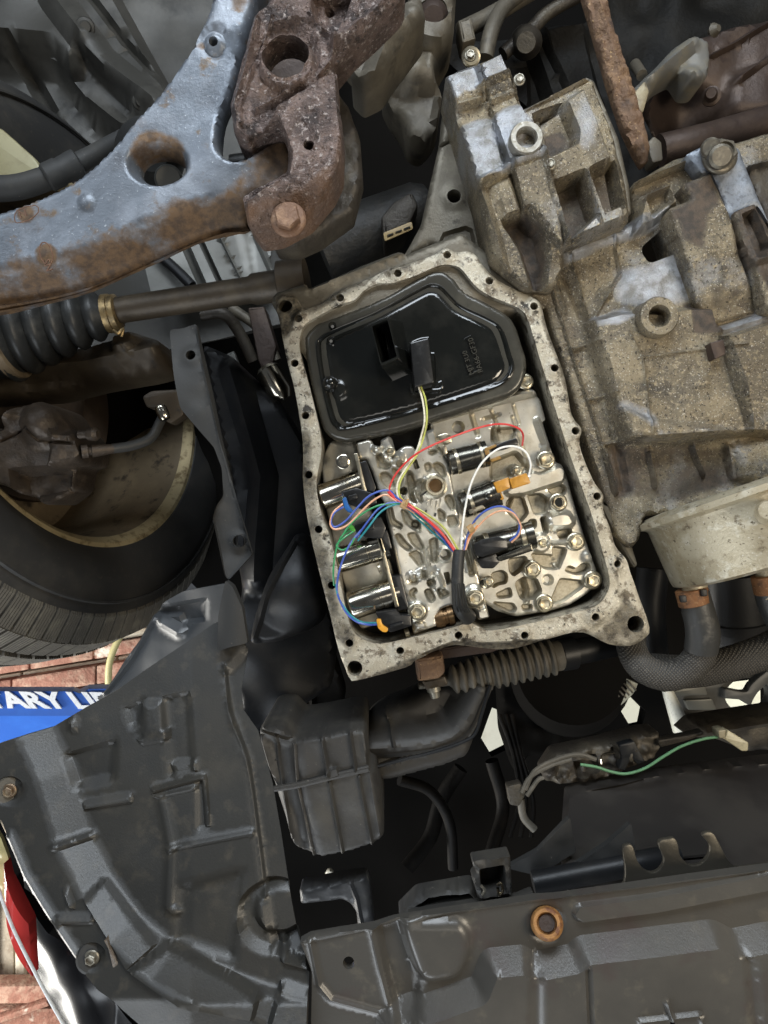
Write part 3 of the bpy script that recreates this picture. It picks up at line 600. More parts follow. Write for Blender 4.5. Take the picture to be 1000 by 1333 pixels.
LIDF = [
    pk(u2([(400, 400), (440, 385), (490, 420), (505, 490), (480, 520), (440, 470), (410, 440)]), -.006), pk(u2([(500, 660), (540, 650), (575, 690), (580, 760), (550, 780), (500, 700)]), -.006), pk(u2([(510, 830), (580, 815), (610, 880), (590, 905), (530, 912)]), -.005),
    pk(u2([(255, 540), (300, 520), (340, 540), (330, 600), (300, 640), (320, 720), (280, 700), (250, 620)]), -.006), pk(u2([(190, 450), (235, 470), (262, 560), (228, 620), (262, 720), (215, 700), (190, 560)]), -.005), pk(u2([(360, 295), (420, 280), (440, 305), (380, 330)]), -.004),
    pk(u2([(30, 765), (62, 750), (85, 855), (150, 895), (140, 930), (60, 890)]), -.006), pk(u2([(140, 770), (190, 780), (225, 855), (290, 870), (300, 960), (240, 930), (170, 880)]), -.005), pk(u2([(330, 880), (395, 895), (430, 960), (380, 965)]), -.005), pk(u2([(440, 760), (500, 800), (500, 870), (450, 850)]), -.005), pk(u2([(330, 400), (375, 385), (390, 440), (350, 470)]), -.004),
    pk(u5([(90, 40), (125, 30), (190, 110), (235, 150), (200, 172), (130, 120)]), -.006), pk(u5([(190, 30), (260, 20), (300, 90), (330, 150), (300, 175), (230, 110)]), -.005), pk(u5([(200, 195), (270, 160), (300, 190), (330, 280), (290, 300), (240, 235)]), -.005), pk(u5([(370, 80), (430, 60), (440, 170), (430, 270), (390, 260), (380, 150)]), -.005),
    pk(u5([(200, 365), (250, 350), (282, 400), (270, 440), (210, 440)]), -.004), pk(u5([(205, 500), (250, 468), (272, 500), (240, 520), (262, 562), (215, 560)]), -.005), pk(u5([(330, 490), (380, 480), (420, 560), (380, 592), (350, 550)]), -.006), pk(u5([(430, 480), (480, 470), (540, 520), (500, 545), (460, 560)]), -.005), pk(u5([(650, 110), (690, 120), (722, 260), (742, 360), (700, 380), (670, 260)]), -.005), pk(u5([(300, 320), (345, 330), (350, 400), (310, 400)]), -.004),
    pk(u1([(590, 480), (640, 465), (690, 500), (720, 590), (650, 595), (600, 540)]), -.005), pk(u1([(690, 430), (740, 445), (790, 520), (770, 600), (730, 560)]), -.005), pk(u1([(560, 320), (600, 310), (640, 390), (690, 395), (660, 440), (580, 430)]), -.005), pk(u1([(812, 480), (850, 470), (890, 560), (862, 640), (900, 720), (850, 700), (820, 580)]), -.006), pk(u1([(700, 640), (740, 640), (760, 690), (720, 700)]), -.004),
    ('d', u1([(570, 270)])[0], 9, .005), ('d', u1([(745, 360)])[0], 9, .005), ('d', u1([(640, 330)])[0], 8, .004), ('d', u5([(240, 385)])[0], 8, .005), ('d', u5([(385, 350)])[0], 9, .005), ('d', u5([(300, 360)])[0], 7, .004),
    gr(u5([(340, 160), (365, 300), (400, 470)]), 4, .004), gr(u5([(440, 350), (480, 440), (470, 500)]), 4, .004), gr(u2([(160, 500), (170, 700), (330, 850)]), 4, .003), gr(u1([(640, 360), (720, 380), (760, 330)]), 6, .003), ('l', u5([(640, 90), (700, 330)]), 4, .003),
    ('c', (566, 633), 15, .005, 4), ('c', (580, 722), 10, .004, 4), ('c', (580, 722), 6, -.02, 3), ('c', (543, 796), 13, .003, 4), ('c', (618, 777), 13, .003, 4),
    ('c', u2([(160, 620)])[0], 4.5, -.02, 2), ('c', u2([(260, 890)])[0], 5, -.008, 3), ('c', u5([(385, 430)])[0], 5, -.008, 3), ('p', u2([(235, 375), (262, 365), (285, 430), (255, 440)]), -.012, 2), ('p', u5([(490, 350), (525, 345), (545, 430), (515, 445)]), -.012, 2), ('c', u1([(675, 300)])[0], 4, -.006, 3), ('c', u1([(755, 400)])[0], 4, -.006, 3),
    ('p', u5([(250, 760), (330, 750), (340, 810), (270, 810)]), .004, 4), ('p', u5([(760, 640), (830, 620), (860, 710), (775, 730)]), .002, 3), ('p', u1([(600, 210), (655, 180), (700, 260), (640, 280)]), .003, 3), ('p', u2([(345, 150), (405, 120), (440, 250), (370, 280)]), .003, 3),
    ('w', .0008, 14, 31)]
relief('channel_plate', lid, .606, M_valve2, vb, LIDF, thick=.020, step=2.0, edge=(3, .0018), attrs={'cast': pocketf(LIDF)})
vbolt = boltmesh('bolt', M_bolt, .0078)
for x, y, z, r in ((710, 599, .613, .2), (726, 654, .611, .7), (749, 705, .619, .1), (771, 755, .619, .5), (708, 785, .619, .9), (692, 741, .619, .3), (618, 778, .602, .3), (543, 796, .602, .1), (684, 497, .618, .4)):
    inst(vbolt, P(x, y, z), vb, r, 1.0 if y > 520 else .85)
bb = ringmesh('accumulator_bolt', 567, 632, .594, mm(13), mm(8.5), .012, M_bolt, vb); 
lathe('bolt_core', P(567, 632, .603), P(567, 632, .598), [(0, mm(8.4)), (1, mm(8.2))], M_brz, vb, 20)
lathe('dark_bore', P(726, 654, .607), P(726, 654, .6045), [(0, .0042), (1, .0040)], M_sol, vb, 18)
small = boltmesh('screw', M_bolt, .0042)
for x, y, z in ((673, 613, .617), (656, 674, .625), (705.5, 707, .615), (508, 588, .603), (636, 757, .604)): inst(small, P(x, y, z), vb, .3)
# stamped mark beside the accumulator bolt
M_ink = plain('dark_ink', (.03, .028, .022), .6)
for a, b_, w_ in (((547, 646), (556, 639), 2), ((551, 654), (559, 651), 1.5), ((557, 650), (555, 660), 1.4), ((562, 648), (561, 661), 1.4), ((569, 652), (567, 664), 1.4), ((574, 649), (572, 660), 1.4), ((555, 664), (553, 668), 2), ((567, 668), (566, 672), 2.4)):
    tube('casting_mark', [(*a, .6015), ((a[0] + b_[0]) / 2 + .5, (a[1] + b_[1]) / 2, .6010), (*b_, .6015)], mm(w_ * .6), M_ink if w_ > 1.9 else M_valve2, vb, 6, 3)

def solenoid(x0, y0, x1, y1, r, z, mt, prof=None, conn=None):
    a, b_ = P(x0, y0, z), P(x1, y1, z); R = mm(r, z)
    o = lathe('solenoid', a, b_, prof or [(0, R * .82), (.03, R * .97), (.06, R), (.60, R), (.61, R * .96), (.64, R * .96), (.65, R), (.86, R), (.87, R * 1.06), (1, R * 1.06)], mt, vb, 32)
    return o
s1 = solenoid(418, 648, 476, 626, 17, .612, M_chrome)
s2 = solenoid(438, 730, 505, 710, 17, .612, M_chrome)
s3 = solenoid(455, 789, 520, 768, 19, .612, M_chrome)
lathe('plunger', P(447, 601, .604), P(447, 601, .630), [(0, mm(8)), (.02, mm(9.5)), (1, mm(9.5))], M_chrome, vb, 20)
lathe('plunger_bore', P(447, 601, .6035), P(447, 601, .6045), [(0, mm(6.2)), (1, mm(6.4))], M_sol, vb, 20)
prism('accumulator_housing', rnd([(430, 574), (462, 570), (470, 590), (474, 640), (500, 700), (520, 770), (530, 800), (470, 820), (455, 790), (438, 720), (424, 660), (418, 600)], 6), .632, .02, M_valve, vb, .002)
for x0, y0, x1, y1 in ((463, 590, 475, 640), (490, 690, 500, 720), (492, 694, 517, 790)):
    d = Vector((x1 - x0, y1 - y0)).normalized(); n_ = Vector((-d.y, d.x)) * 2.6
    prism('retainer_strip', [(x0 + n_.x, y0 + n_.y), (x1 + n_.x, y1 + n_.y), (x1 - n_.x, y1 - n_.y), (x0 - n_.x, y0 - n_.y)], .597, .016, M_bolt, vb, .0006)
def conn(name, pts, z, t, mt, r=2): return prism(name, rnd(pts, r, 2), z, t, mt, vb, .0007)
# black carriers behind the retainer strips
conn('solenoid_carrier', u1([(420, 390), (480, 370), (560, 590), (540, 640), (470, 610)]), .600, .02, M_blk)
conn('solenoid_carrier', u4([(560, 10), (650, 0), (690, 150), (620, 180)]), .600, .02, M_blk)
conn('solenoid_carrier', u4([(680, 375), (760, 370), (830, 640), (730, 660)]), .600, .02, M_blk)
# connectors on the left solenoids
c1 = conn('connector', u1([(285, 625), (400, 595), (540, 640), (570, 720), (440, 770), (320, 720)]), .594, .018, M_blk)
prism('connector_latch', rnd(u1([(330, 660), (400, 640), (410, 680), (340, 700)]), 2), .591, .004, M_blk, c1, .0005)
prism('seal', rnd(u1([(285, 680), (315, 665), (335, 730), (380, 790), (340, 800), (300, 760)]), 3), .592, .010, plain('blue_seal', (.02, .11, .33), .35), c1, .0008)
c2 = conn('connector', u1([(380, 900), (520, 850), (600, 830), (640, 920), (610, 1010), (480, 1000), (400, 960)]), .596, .018, M_blk)
prism('connector_latch', rnd(u1([(440, 930), (540, 890), (550, 930), (450, 960)]), 2), .593, .004, M_blk, c2, .0005)
prism('seal', rnd(u1([(330, 900), (370, 895), (395, 940), (380, 960), (345, 940)]), 2), .593, .008, plain('green_seal', (.08, .42, .05), .35), c2, .0008)
c3 = conn('connector', u4([(555, 675), (720, 645), (760, 690), (840, 690), (850, 780), (680, 835), (610, 780), (580, 720)]), .594, .018, M_blk)
prism('connector_latch', rnd(u4([(670, 780), (780, 740), (785, 770), (680, 800)]), 2), .591, .004, M_blk, c3, .0005)
prism('seal', rnd(u4([(560, 730), (600, 720), (610, 770), (660, 800), (655, 830), (620, 835), (575, 800)]), 3), .592, .010, plain('orange_seal', (.72, .33, .03), .35), c3, .0008)
# right hand solenoids
def band(x0, y0, x1, y1, r, z):
    lathe('solenoid_band', P(x0, y0, z), P(x1, y1, z), [(0, mm(r, z)), (.12, mm(r + .9, z)), (.88, mm(r + .9, z)), (1, mm(r, z))], M_bolt, vb, 32)
band(592, 601, 597, 599.6, 16.5, .606); band(624, 592.6, 630, 591, 16.5, .606); band(610, 655.2, 615, 653.4, 17, .606); band(632, 711.6, 638, 710, 17, .604); band(676, 700.6, 683, 698.8, 17, .604)
s4 = solenoid(584, 603, 634, 590, 16.5, .606, M_sol)
s5 = solenoid(600, 659, 648, 641, 17, .606, M_sol)
s6 = solenoid(618, 716, 694, 696, 17, .604, M_sol)
conn('solenoid_cap', u2([(430, 170), (500, 145), (545, 165), (555, 220), (510, 240), (470, 220)]), .596, .012, M_bolt)
conn('solenoid_cap', u2([(470, 250), (500, 240), (520, 310), (490, 330)]), .598, .01, M_bolt)
prism('can_face', rnd(u2([(680, 760), (790, 720), (830, 760), (700, 810)]), 2), .5965, .003, M_bolt, s5, .0005)
lathe('can_screw', P(636, 645, .597), P(636, 645, .592), [(0, mm(6)), (.8, mm(5.5)), (1, mm(3))], M_sol, s5, 16)
conn('connector', q(570, 540, 3.448, [(160, 580), (200, 560), (270, 545), (310, 560), (315, 600), (200, 640), (170, 630)]), .590, .014, M_blk)
conn('connector', q(570, 540, 3.448, [(175, 650), (260, 620), (280, 660), (250, 690), (200, 690)]), .594, .012, M_blk)
conn('connector_tail', q(570, 540, 3.448, [(265, 640), (420, 575), (430, 610), (280, 660)]), .592, .014, M_sol)
conn('connector_body', u3([(0, 260), (110, 215), (205, 185), (225, 240), (110, 280), (0, 300)]), .597, .012, M_blk)
for pts in ([(820, 270), (910, 235), (920, 255), (830, 300)], [(860, 360), (940, 330), (960, 355), (880, 385)], [(815, 285), (850, 275), (865, 320), (830, 330)]): conn('connector_clip', u2(pts), .594, .010, M_brown, 1)
am = conn('amber_connector', u3([(15, 550), (140, 505), (155, 595), (50, 640)]), .594, .014, M_amber)
conn('amber_connector', u3([(145, 520), (285, 470), (322, 555), (170, 605)]), .592, .014, M_amber)
conn('amber_latch', u3([(45, 620), (80, 625), (105, 685), (75, 695)]), .596, .008, M_amber, 1)
lathe('plug', P(636, 757, .612), P(630, 760, .604), [(0, mm(8)), (.7, mm(8)), (1, mm(6))], M_chrome, vb, 20)
lathe('end_plug', P(*u4([(600, 310)])[0], .606), P(*u4([(575, 318)])[0], .606), [(0, mm(7)), (.8, mm(7)), (1, mm(5))], M_bolt, vb, 20)
lathe('end_plug', P(*u4([(830, 830)])[0], .606), P(*u4([(790, 840)])[0], .606), [(0, mm(6)), (.8, mm(6)), (1, mm(4))], M_bolt, vb, 20)
lathe('spool_end', P(590, 800, .612), P(566, 806, .612), [(0, mm(13)), (.3, mm(13)), (.32, mm(11)), (.5, mm(11)), (.52, mm(13)), (.8, mm(13)), (1, mm(11))], M_brz, vb, 24)

# ================================================================== oil filter
of = thing('oil_filter', 'glossy black plastic oil strainer with rectangular inlet spout seated in gearbox', 'oil filter', P(540, 460, .61))
f_out = [(396, 446), (399, 434), (412, 421), (430, 414), (490, 390), (550, 358), (564, 352), (578, 352), (592, 362), (606, 378), (636, 394), (660, 408), (672, 424), (680, 448), (686, 468), (685, 488), (678, 504), (664, 516), (640, 524), (572, 546), (520, 562), (464, 573), (448, 574), (432, 569), (421, 558), (414, 536), (404, 496)]
relief('rim', spl(f_out, 4, True), .603, M_frim, of, [], thick=.022, step=3.4, edge=(6, .004))
f_mid = [(410, 450), (414, 439), (432, 428), (490, 403), (550, 371), (564, 367), (575, 370), (587, 382), (602, 396), (632, 410), (651, 421), (659, 435), (667, 461), (671, 477), (665, 492), (645, 505), (582, 526), (520, 544), (450, 560), (436, 556), (428, 543), (416, 492)]
sc_ = lambda pts, k: [(545 + (x - 545) * k, 462 + (y - 462) * k) for x, y in pts]
relief('tray', spl(f_mid, 4, True), .6005, M_filter, of, [('R', spl(sc_(f_mid, .955), 3, True), -.0045, 8), ('r', spl(sc_(f_mid, .90), 3, True), .0035, 6), ('w', .0009, 60, 4), ('d', (431, 444), 5, .002), ('c', (440, 507), 11, .0012, 3)], thick=.01, step=3, edge=(4, .003))
lathe('rivet', P(430, 500, .6025), P(429, 496, .594), [(0, mm(11)), (.5, mm(9)), (.9, mm(6)), (1, mm(3))], M_filter, of, 20)
lathe('pip', P(431, 444, .602), P(431, 444, .5985), [(0, mm(6)), (.6, mm(4.5)), (1, mm(2))], M_filter, of, 16)
lathe('pip', P(433, 425, .604), P(433, 425, .600), [(0, mm(6)), (.6, mm(4)), (1, mm(2))], M_filter, of, 16)
bq = [(497, 428), (524, 418), (538, 484), (510, 496)]; tq = [(482, 422), (505, 412), (519, 467), (496, 477)]
def rr(quad, z, k=1.0):
    c = np.mean(quad, 0); return [P(*(c + (np.array(p_) - c) * k), z) for p_ in rnd(quad, 2.5, 3)]
loft('inlet_spout', [rr(bq, .603), rr(bq, .600, .99), rr(tq, .553, 1.0), rr(tq, .552, .97), rr(tq, .552, .88), rr(tq, .554, .85), rr(bq, .602, .82)], M_filter, of, (False, True), ang=30)
ck = prism('sensor_clip', rnd(q(380, 340, 5, [(770, 530), (890, 498), (925, 790), (800, 820)]), 2), .578, .022, M_blk, of, .001)
tube('clip_loop', [(*p_, .588) for p_ in q(380, 340, 5, [(905, 600), (935, 620), (945, 780), (975, 785), (970, 830), (880, 840), (790, 855), (775, 800)])], mm(1.8), M_filter, ck, 8)
tube('clip_loop', [(*p_, .580) for p_ in q(380, 340, 5, [(770, 540), (790, 525), (840, 505), (890, 498)])], mm(1.5), M_filter, ck, 8)
text('embossed_letters', 'PA66-GF30', 629, 484, .5995, 10, M_frim, of, rot=rad(-107), ext=.0006)
text('embossed_letters', 'MJT 3U0', 617, 487, .5995, 9, M_frim, of, rot=rad(-107), ext=.0006)
tube('embossed_bar', [(616.5, 485, .5995), (627, 480.5, .5992)], mm(.9), M_frim, of, 6, 2); tube('embossed_bar', [(605, 441, .5995), (613.5, 437, .5992)], mm(.9), M_filter, of, 6, 2)

# ================================================================== wiring loom
wh = thing('wiring_loom', 'multicoloured solenoid wires gathered into a black sleeve across the valve body', 'wiring', P(597, 760, .60))
sl = tube('sleeve', [(598, 716, .5870), (596, 740, .5855), (596, 768, .586), (600, 792, .590), (610, 804, .600)], [mm(7.5), mm(7.8), mm(8.2), mm(9.5), mm(10.5)], mat('ribbed_black_sleeve', (.022, .022, .021), [((.05, .048, .044), 220, .55, .7)], 0, .5, .4, 260, .0008), wh, 20, 8)
for k in range(-2, 3): tube('sleeve_rib', [(598 + k * 3.0, 760, .5735 + abs(k) * .0012), (600 + k * 3.6, 785, .5770 + abs(k) * .0014), (604 + k * 3.8, 797, .582 + abs(k) * .0014)], mm(.9), M_boot, sl, 6, 4)
WC = {'red': (.62, .045, .04), 'yellow': (.72, .60, .10), 'cream': (.80, .74, .58), 'white': (.85, .83, .76), 'blue': (.06, .11, .42), 'green': (.03, .26, .09), 'orange': (.70, .26, .08), 'teal': (.03, .26, .30), 'pink': (.75, .40, .24), 'brown': (.25, .09, .04), 'lgreen': (.50, .52, .12)}
WM = {k: plain(k + '_wire_insulation', v, .32) for k, v in WC.items()}
def wire(c, pts, r=1.5, z=.588):
    r *= .84
    pts = [(p_[0], p_[1], p_[2] if len(p_) > 2 else z) for p_ in pts]
    o = tube('wire', pts, mm(r, .59), WM[c], wh, 8, 6); o['label'] = c.replace('lgreen', 'yellow-green') + ' insulated wire'; return o
wire('cream', [(545, 503, .584), (550, 520, .582), (553, 545, .581), (549, 566), (541, 590), (528, 610), (518, 628), (518, 646), (527, 655), (550, 668, .586), (576, 688, .586), (596, 718, .586)])
wire('lgreen', [(548, 503, .584), (554, 520, .582), (556, 545, .581), (552, 568), (543, 592), (531, 610), (521, 628), (520, 644), (529, 654), (552, 667, .585), (579, 688, .585), (598, 718, .585)])
wire('red', [(680, 580, .598), (681, 566, .592), (674, 557), (655, 552), (630, 555), (588, 569, .585), (545, 589, .583), (520, 611), (508, 632), (510, 643), (528, 653), (548, 669, .584), (572, 690, .584), (594, 718, .586)], 1.6)
wire('red', [(505, 640), (515, 650), (534, 660, .585), (556, 677, .583), (576, 696, .585), (592, 718, .586)], 1.6)
wire('white', [(689, 618, .592), (691, 604, .588), (684, 588, .586), (668, 581, .584), (648, 585, .583), (628, 602, .582), (614, 628, .582), (606, 660, .582), (602, 690, .583), (600, 718, .586)], 1.7)
wire('blue', [(447, 660, .592), (436, 667), (431, 678), (436, 686), (450, 678), (466, 660), (480, 646), (496, 639), (508, 639), (514, 645), (530, 658, .586), (560, 682, .586), (590, 718, .588)], 1.6)
wire('pink', [(446, 656, .592), (434, 667), (430, 682), (437, 689), (453, 683), (472, 664), (488, 650), (502, 644), (512, 650), (540, 668, .587)], 1.5)
wire('green', [(456, 690, .592), (446, 697), (440, 708), (436, 725), (434, 744), (435, 762, .594)], 1.5)
wire('green', [(460, 692, .592), (448, 700), (438, 710), (446, 716), (456, 710), (462, 700)], 1.4)
wire('green', [(444, 700), (455, 684), (470, 670), (490, 659), (508, 656), (526, 656, .587), (545, 672, .588), (568, 690, .588), (590, 712, .588)], 1.5)
wire('blue', [(470, 690, .592), (456, 708), (446, 730), (440, 752), (439, 770, .594), (444, 785), (452, 799), (464, 809), (478, 813), (492, 813, .594)], 1.6)
wire('teal', [(437, 760, .594), (440, 776, .593), (448, 790), (458, 802), (472, 810), (492, 811, .594)], 1.4)
wire('blue', [(464, 700, .592), (478, 680), (492, 663), (506, 655), (522, 654, .587)], 1.5)
wire('teal', [(466, 704, .592), (480, 686), (494, 668), (508, 659), (524, 657, .588), (540, 672, .59), (560, 690, .59), (588, 716, .59)], 1.5)
wire('blue', [(604, 716, .587), (609, 696), (618, 678), (632, 665, .585), (650, 659, .584), (666, 665, .584), (676, 680, .586), (674, 694, .588), (664, 704, .592)], 1.6)
wire('pink', [(606, 716, .587), (612, 700), (622, 686), (636, 672, .585), (652, 665, .584), (668, 668, .584), (678, 684, .586), (676, 696, .588), (666, 706, .592)], 1.5)
wire('orange', [(603, 717, .587), (608, 704), (614, 694), (622, 684)], 1.5)
wire('brown', [(590, 716, .588), (586, 704, .589), (580, 696, .590)], 1.4)
M_tape = plain('tan_tie', (.45, .28, .12), .5)
for cx, cy, rz in ((526, 657, .5), (613, 688, -.6)):
    t_ = lathe('cable_tie', P(cx - 4 * math.cos(rz), cy - 4 * math.sin(rz), .5855), P(cx + 4 * math.cos(rz), cy + 4 * math.sin(rz), .5855), [(0, mm(5)), (.2, mm(5.4)), (.8, mm(5.4)), (1, mm(5))], M_tape, wh, 14)
    tube('tie_tail', [(cx, cy, .582), (cx + 3, cy - 5, .580), (cx + 6, cy - 7, .581)], mm(1.0), M_tape, t_, 6, 3)

# ================================================================== body shell parts, upper left
bp = thing('underbody_panel', 'dark undersealed wheel arch sheet metal with pressed folds above control arm', 'body panel', P(120, 120, .86))
relief('arch_sheet', [(-300, -250), (420, -250), (430, 120), (380, 300), (380, 420), (140, 470), (-300, 420)], .84, M_body, bp, [
    ('p', [(-60, 60), (60, 60), (150, 170), (120, 230), (-60, 250)], -.05, 40), ('l', [(60, -20), (120, 60), (200, 130)], 22, .018), ('l', [(90, -40), (160, 50), (215, 110)], 6, -.010),
    ('p', [(120, -60), (400, -60), (300, 130), (220, 120)], -.03, 12), ('l', [(10, 60), (60, 150), (115, 205)], 12, -.020), ('l', [(40, 110), (100, 190)], 7, .012), ('d', (110, 42), 14, .006), ('d', (182, 133), 13, .005),
    ('p', [(100, 60), (170, 130), (160, 150), (90, 90)], -.02, 14), ('w', .02, 70, 5)], thick=.01, step=7)
for (x, y, rx, ry) in ((111, 35, 8, 12), (183, 132, 7, 9)):
    lathe('drain_plug', P(x, y, .832), P(x, y, .826), [(0, mm(rx + 4, .83)), (.5, mm(rx + 3, .83)), (.6, mm(rx, .83)), (1, mm(rx - 2, .83))], M_body, bp, 20)
bp2 = thing('inner_fender_panel', 'pale grey ribbed inner fender sheet seen below the control arm', 'body panel', P(290, 320, .80))
relief('fender_sheet', rnd([(190, 350), (200, 290), (300, 260), (345, 300), (352, 320), (350, 338), (356, 350), (340, 372), (200, 392)], 4), .80, M_bodyl, bp2, [('l', [(232, 300), (264, 372)], 6, -.014), ('l', [(254, 298), (288, 372)], 4, -.014), ('l', [(278, 292), (314, 364)], 2.5, .006), ('l', [(330, 300), (352, 350)], 5, .006), ('p', [(316, 290), (360, 300), (360, 370), (330, 372)], -.01, 20), ('w', .01, 50, 4)], thick=.01, step=4)
for a, b_ in (((200, 320), (262, 378)), ((262, 368), (305, 300))):
    pass
tube('brace_bar', [(196, 322, .79), (228, 350, .785), (250, 372, .78)], mm(7, .78), M_dark, bp2, 10)
sl_ = thing('stabiliser_link', 'dark grey round stabiliser bar link running behind the control arm', 'suspension link', P(60, 235, .62))
tube('link_bar', [(-40, 245, .62), (20, 244, .62), (70, 228, .625), (110, 208, .63), (165, 175, .66)], [mm(17, .62), mm(16, .62), mm(15, .62), mm(13, .62), mm(10, .62)], M_strip, sl_, 18)
lathe('collar', P(60, 232, .622), P(104, 211, .628), [(0, mm(16, .62)), (.05, mm(18, .62)), (.4, mm(18, .62)), (.45, mm(16.5, .62)), (.8, mm(18, .62)), (.95, mm(18, .62)), (1, mm(14, .62))], M_strip, sl_, 20)
prism('end_bracket', rnd([(-40, 160), (0, 165), (45, 205), (62, 232), (20, 240), (-40, 238)], 6), .70, .02, mat('pale_olive_paint', (.30, .27, .15), [((.22, .19, .10), 30, .5, .66)], 0, .45, .2, 200, .001), sl_, .003)

# ================================================================== control arm
ca = thing('control_arm', 'blue grey pressed steel control arm with orange rusted lower flange and oval hole', 'control arm', P(180, 250, .50))
arm_out = [(-140, 300), (-40, 285), (0, 275), (52, 255), (105, 227), (147, 189), (175, 154), (210, 115), (245, 66), (273, 14), (284, -30), (348, -30), (334, 0), (325, 35), (301, 115), (287, 150), (283, 188), (290, 203), (303, 210), (320, 207), (336, 196), (356, 182), (372, 180), (382, 205), (378, 232), (350, 250), (318, 262), (318, 287), (287, 290), (245, 304), (175, 336), (105, 367), (35, 385), (-40, 398), (-140, 404)]
rustband = [(-160, 356), (-60, 350), (0, 346), (60, 342), (105, 328), (150, 306), (200, 282), (250, 262), (318, 236), (330, 300), (250, 320), (105, 390), (-60, 420), (-160, 425)]
lowerband = [(-160, 378), (-60, 372), (20, 362), (90, 346), (150, 322), (210, 294), (260, 276), (330, 262), (330, 320), (250, 330), (105, 400), (-60, 430), (-160, 435)]
bx = lambda p_: .505 + (p_[:, 0] - 0) * .00003
relief('arm_pressing', spl(arm_out, 3, True), .505, M_arm, ca, [
    ('p', lowerband, -.022, 34), ('l', spl([(-60, 392), (35, 378), (105, 360), (175, 330), (245, 299), (318, 282)], 3), 5, .006),
    ('g', lambda p_: -.012 * sstep(1 - (np.linalg.norm((p_ - np.array([205, 212])) / np.array([1.0, .72]), axis=1) - 30) / 12), 0),
    ('c', (279, 57), 19, -.003, 8), ('c', (279, 57), 12, .002, 4), ('c', (110, 262), 9, .0014, 3), ('p', [(268, -30), (340, -30), (318, 40), (290, 60), (262, 60)], .004, 30), ('d', (300, 200), 60, .004), ('w', .0004, 16, 7), ('w', .002, 70, 8)],
    [circ(205, 212, 31, 22, 24), circ(279, 57, 6, n=14)], thick=.018, step=4, edge=(7, .006), hthick=.010,
    attrs={'rust': [('p', rustband, .85, 50), ('g', lambda p_: .75 * sstep(1 - (np.linalg.norm((p_ - np.array([203, 200])) / np.array([1.0, .8]), axis=1) - 30) / 14) * (p_[:, 1] < 210), 0), ('c', (33, 278), 10, .8, 8), ('c', (60, 330), 13, .8, 8), ('c', (262, 60), 6, .7, 5), ('p', [(283, -30), (330, -30), (316, 20), (290, 24)], .35, 14), ('p', [(330, 185), (385, 185), (385, 260), (330, 256)], .5, 16), ('w', .7, 40, 3)]})
M_stamp = mat('red_brown_stamp', (.115, .058, .034), [((.17, .09, .05), 300, .5, .6)], .2, .6)
st = lathe('stamp', P(60, 330, .4995), P(60, 330, .499), [(0, .0002), (1, .0002)], M_stamp, ca, 6)
text('stamp_letters', 'SN', 56, 339, .4985, 13, M_stamp, ca, rot=rad(72), ext=.0004)
text('stamp_letters', 'N', 26, 284, .4985, 14, M_stamp, ca, rot=rad(-20), ext=.0004)
tube('stamp_outline', [(*p_, .4988) for p_ in circ(60, 330, 8, 15, 14, rad(-15))] + [(*circ(60, 330, 8, 15, 14, rad(-15))[0], .4988)], mm(.8, .5), M_stamp, ca, 6, 3)
tube('stamp_outline', [(*p_, .4988) for p_ in [(19, 286), (22, 274), (46, 267), (50, 276), (38, 286), (22, 290), (19, 286)]], mm(.7, .5), M_stamp, ca, 6, 2)
lathe('bushing', P(352, 212, .535), P(300, 214, .535), [(0, mm(26, .53)), (.15, mm(28, .53)), (.5, mm(20, .53)), (.6, mm(14, .53)), (1, mm(12, .53))], M_boot, ca, 24)
lathe('hole_dark_backing', P(196, 200, .62), P(196, 200, .56), [(0, mm(46, .6)), (.5, mm(44, .6)), (.8, mm(34, .6)), (1, mm(20, .6))], M_boot, ca, 28)  # black dome added behind the oval hole so the opening reads dark
lathe('rod_seen_through_hole', P(219, 232, .540), P(224, 242, .60), [(0, mm(15, .55)), (.1, mm(18, .55)), (1, mm(18, .55))], M_bodyl, ca, 24)

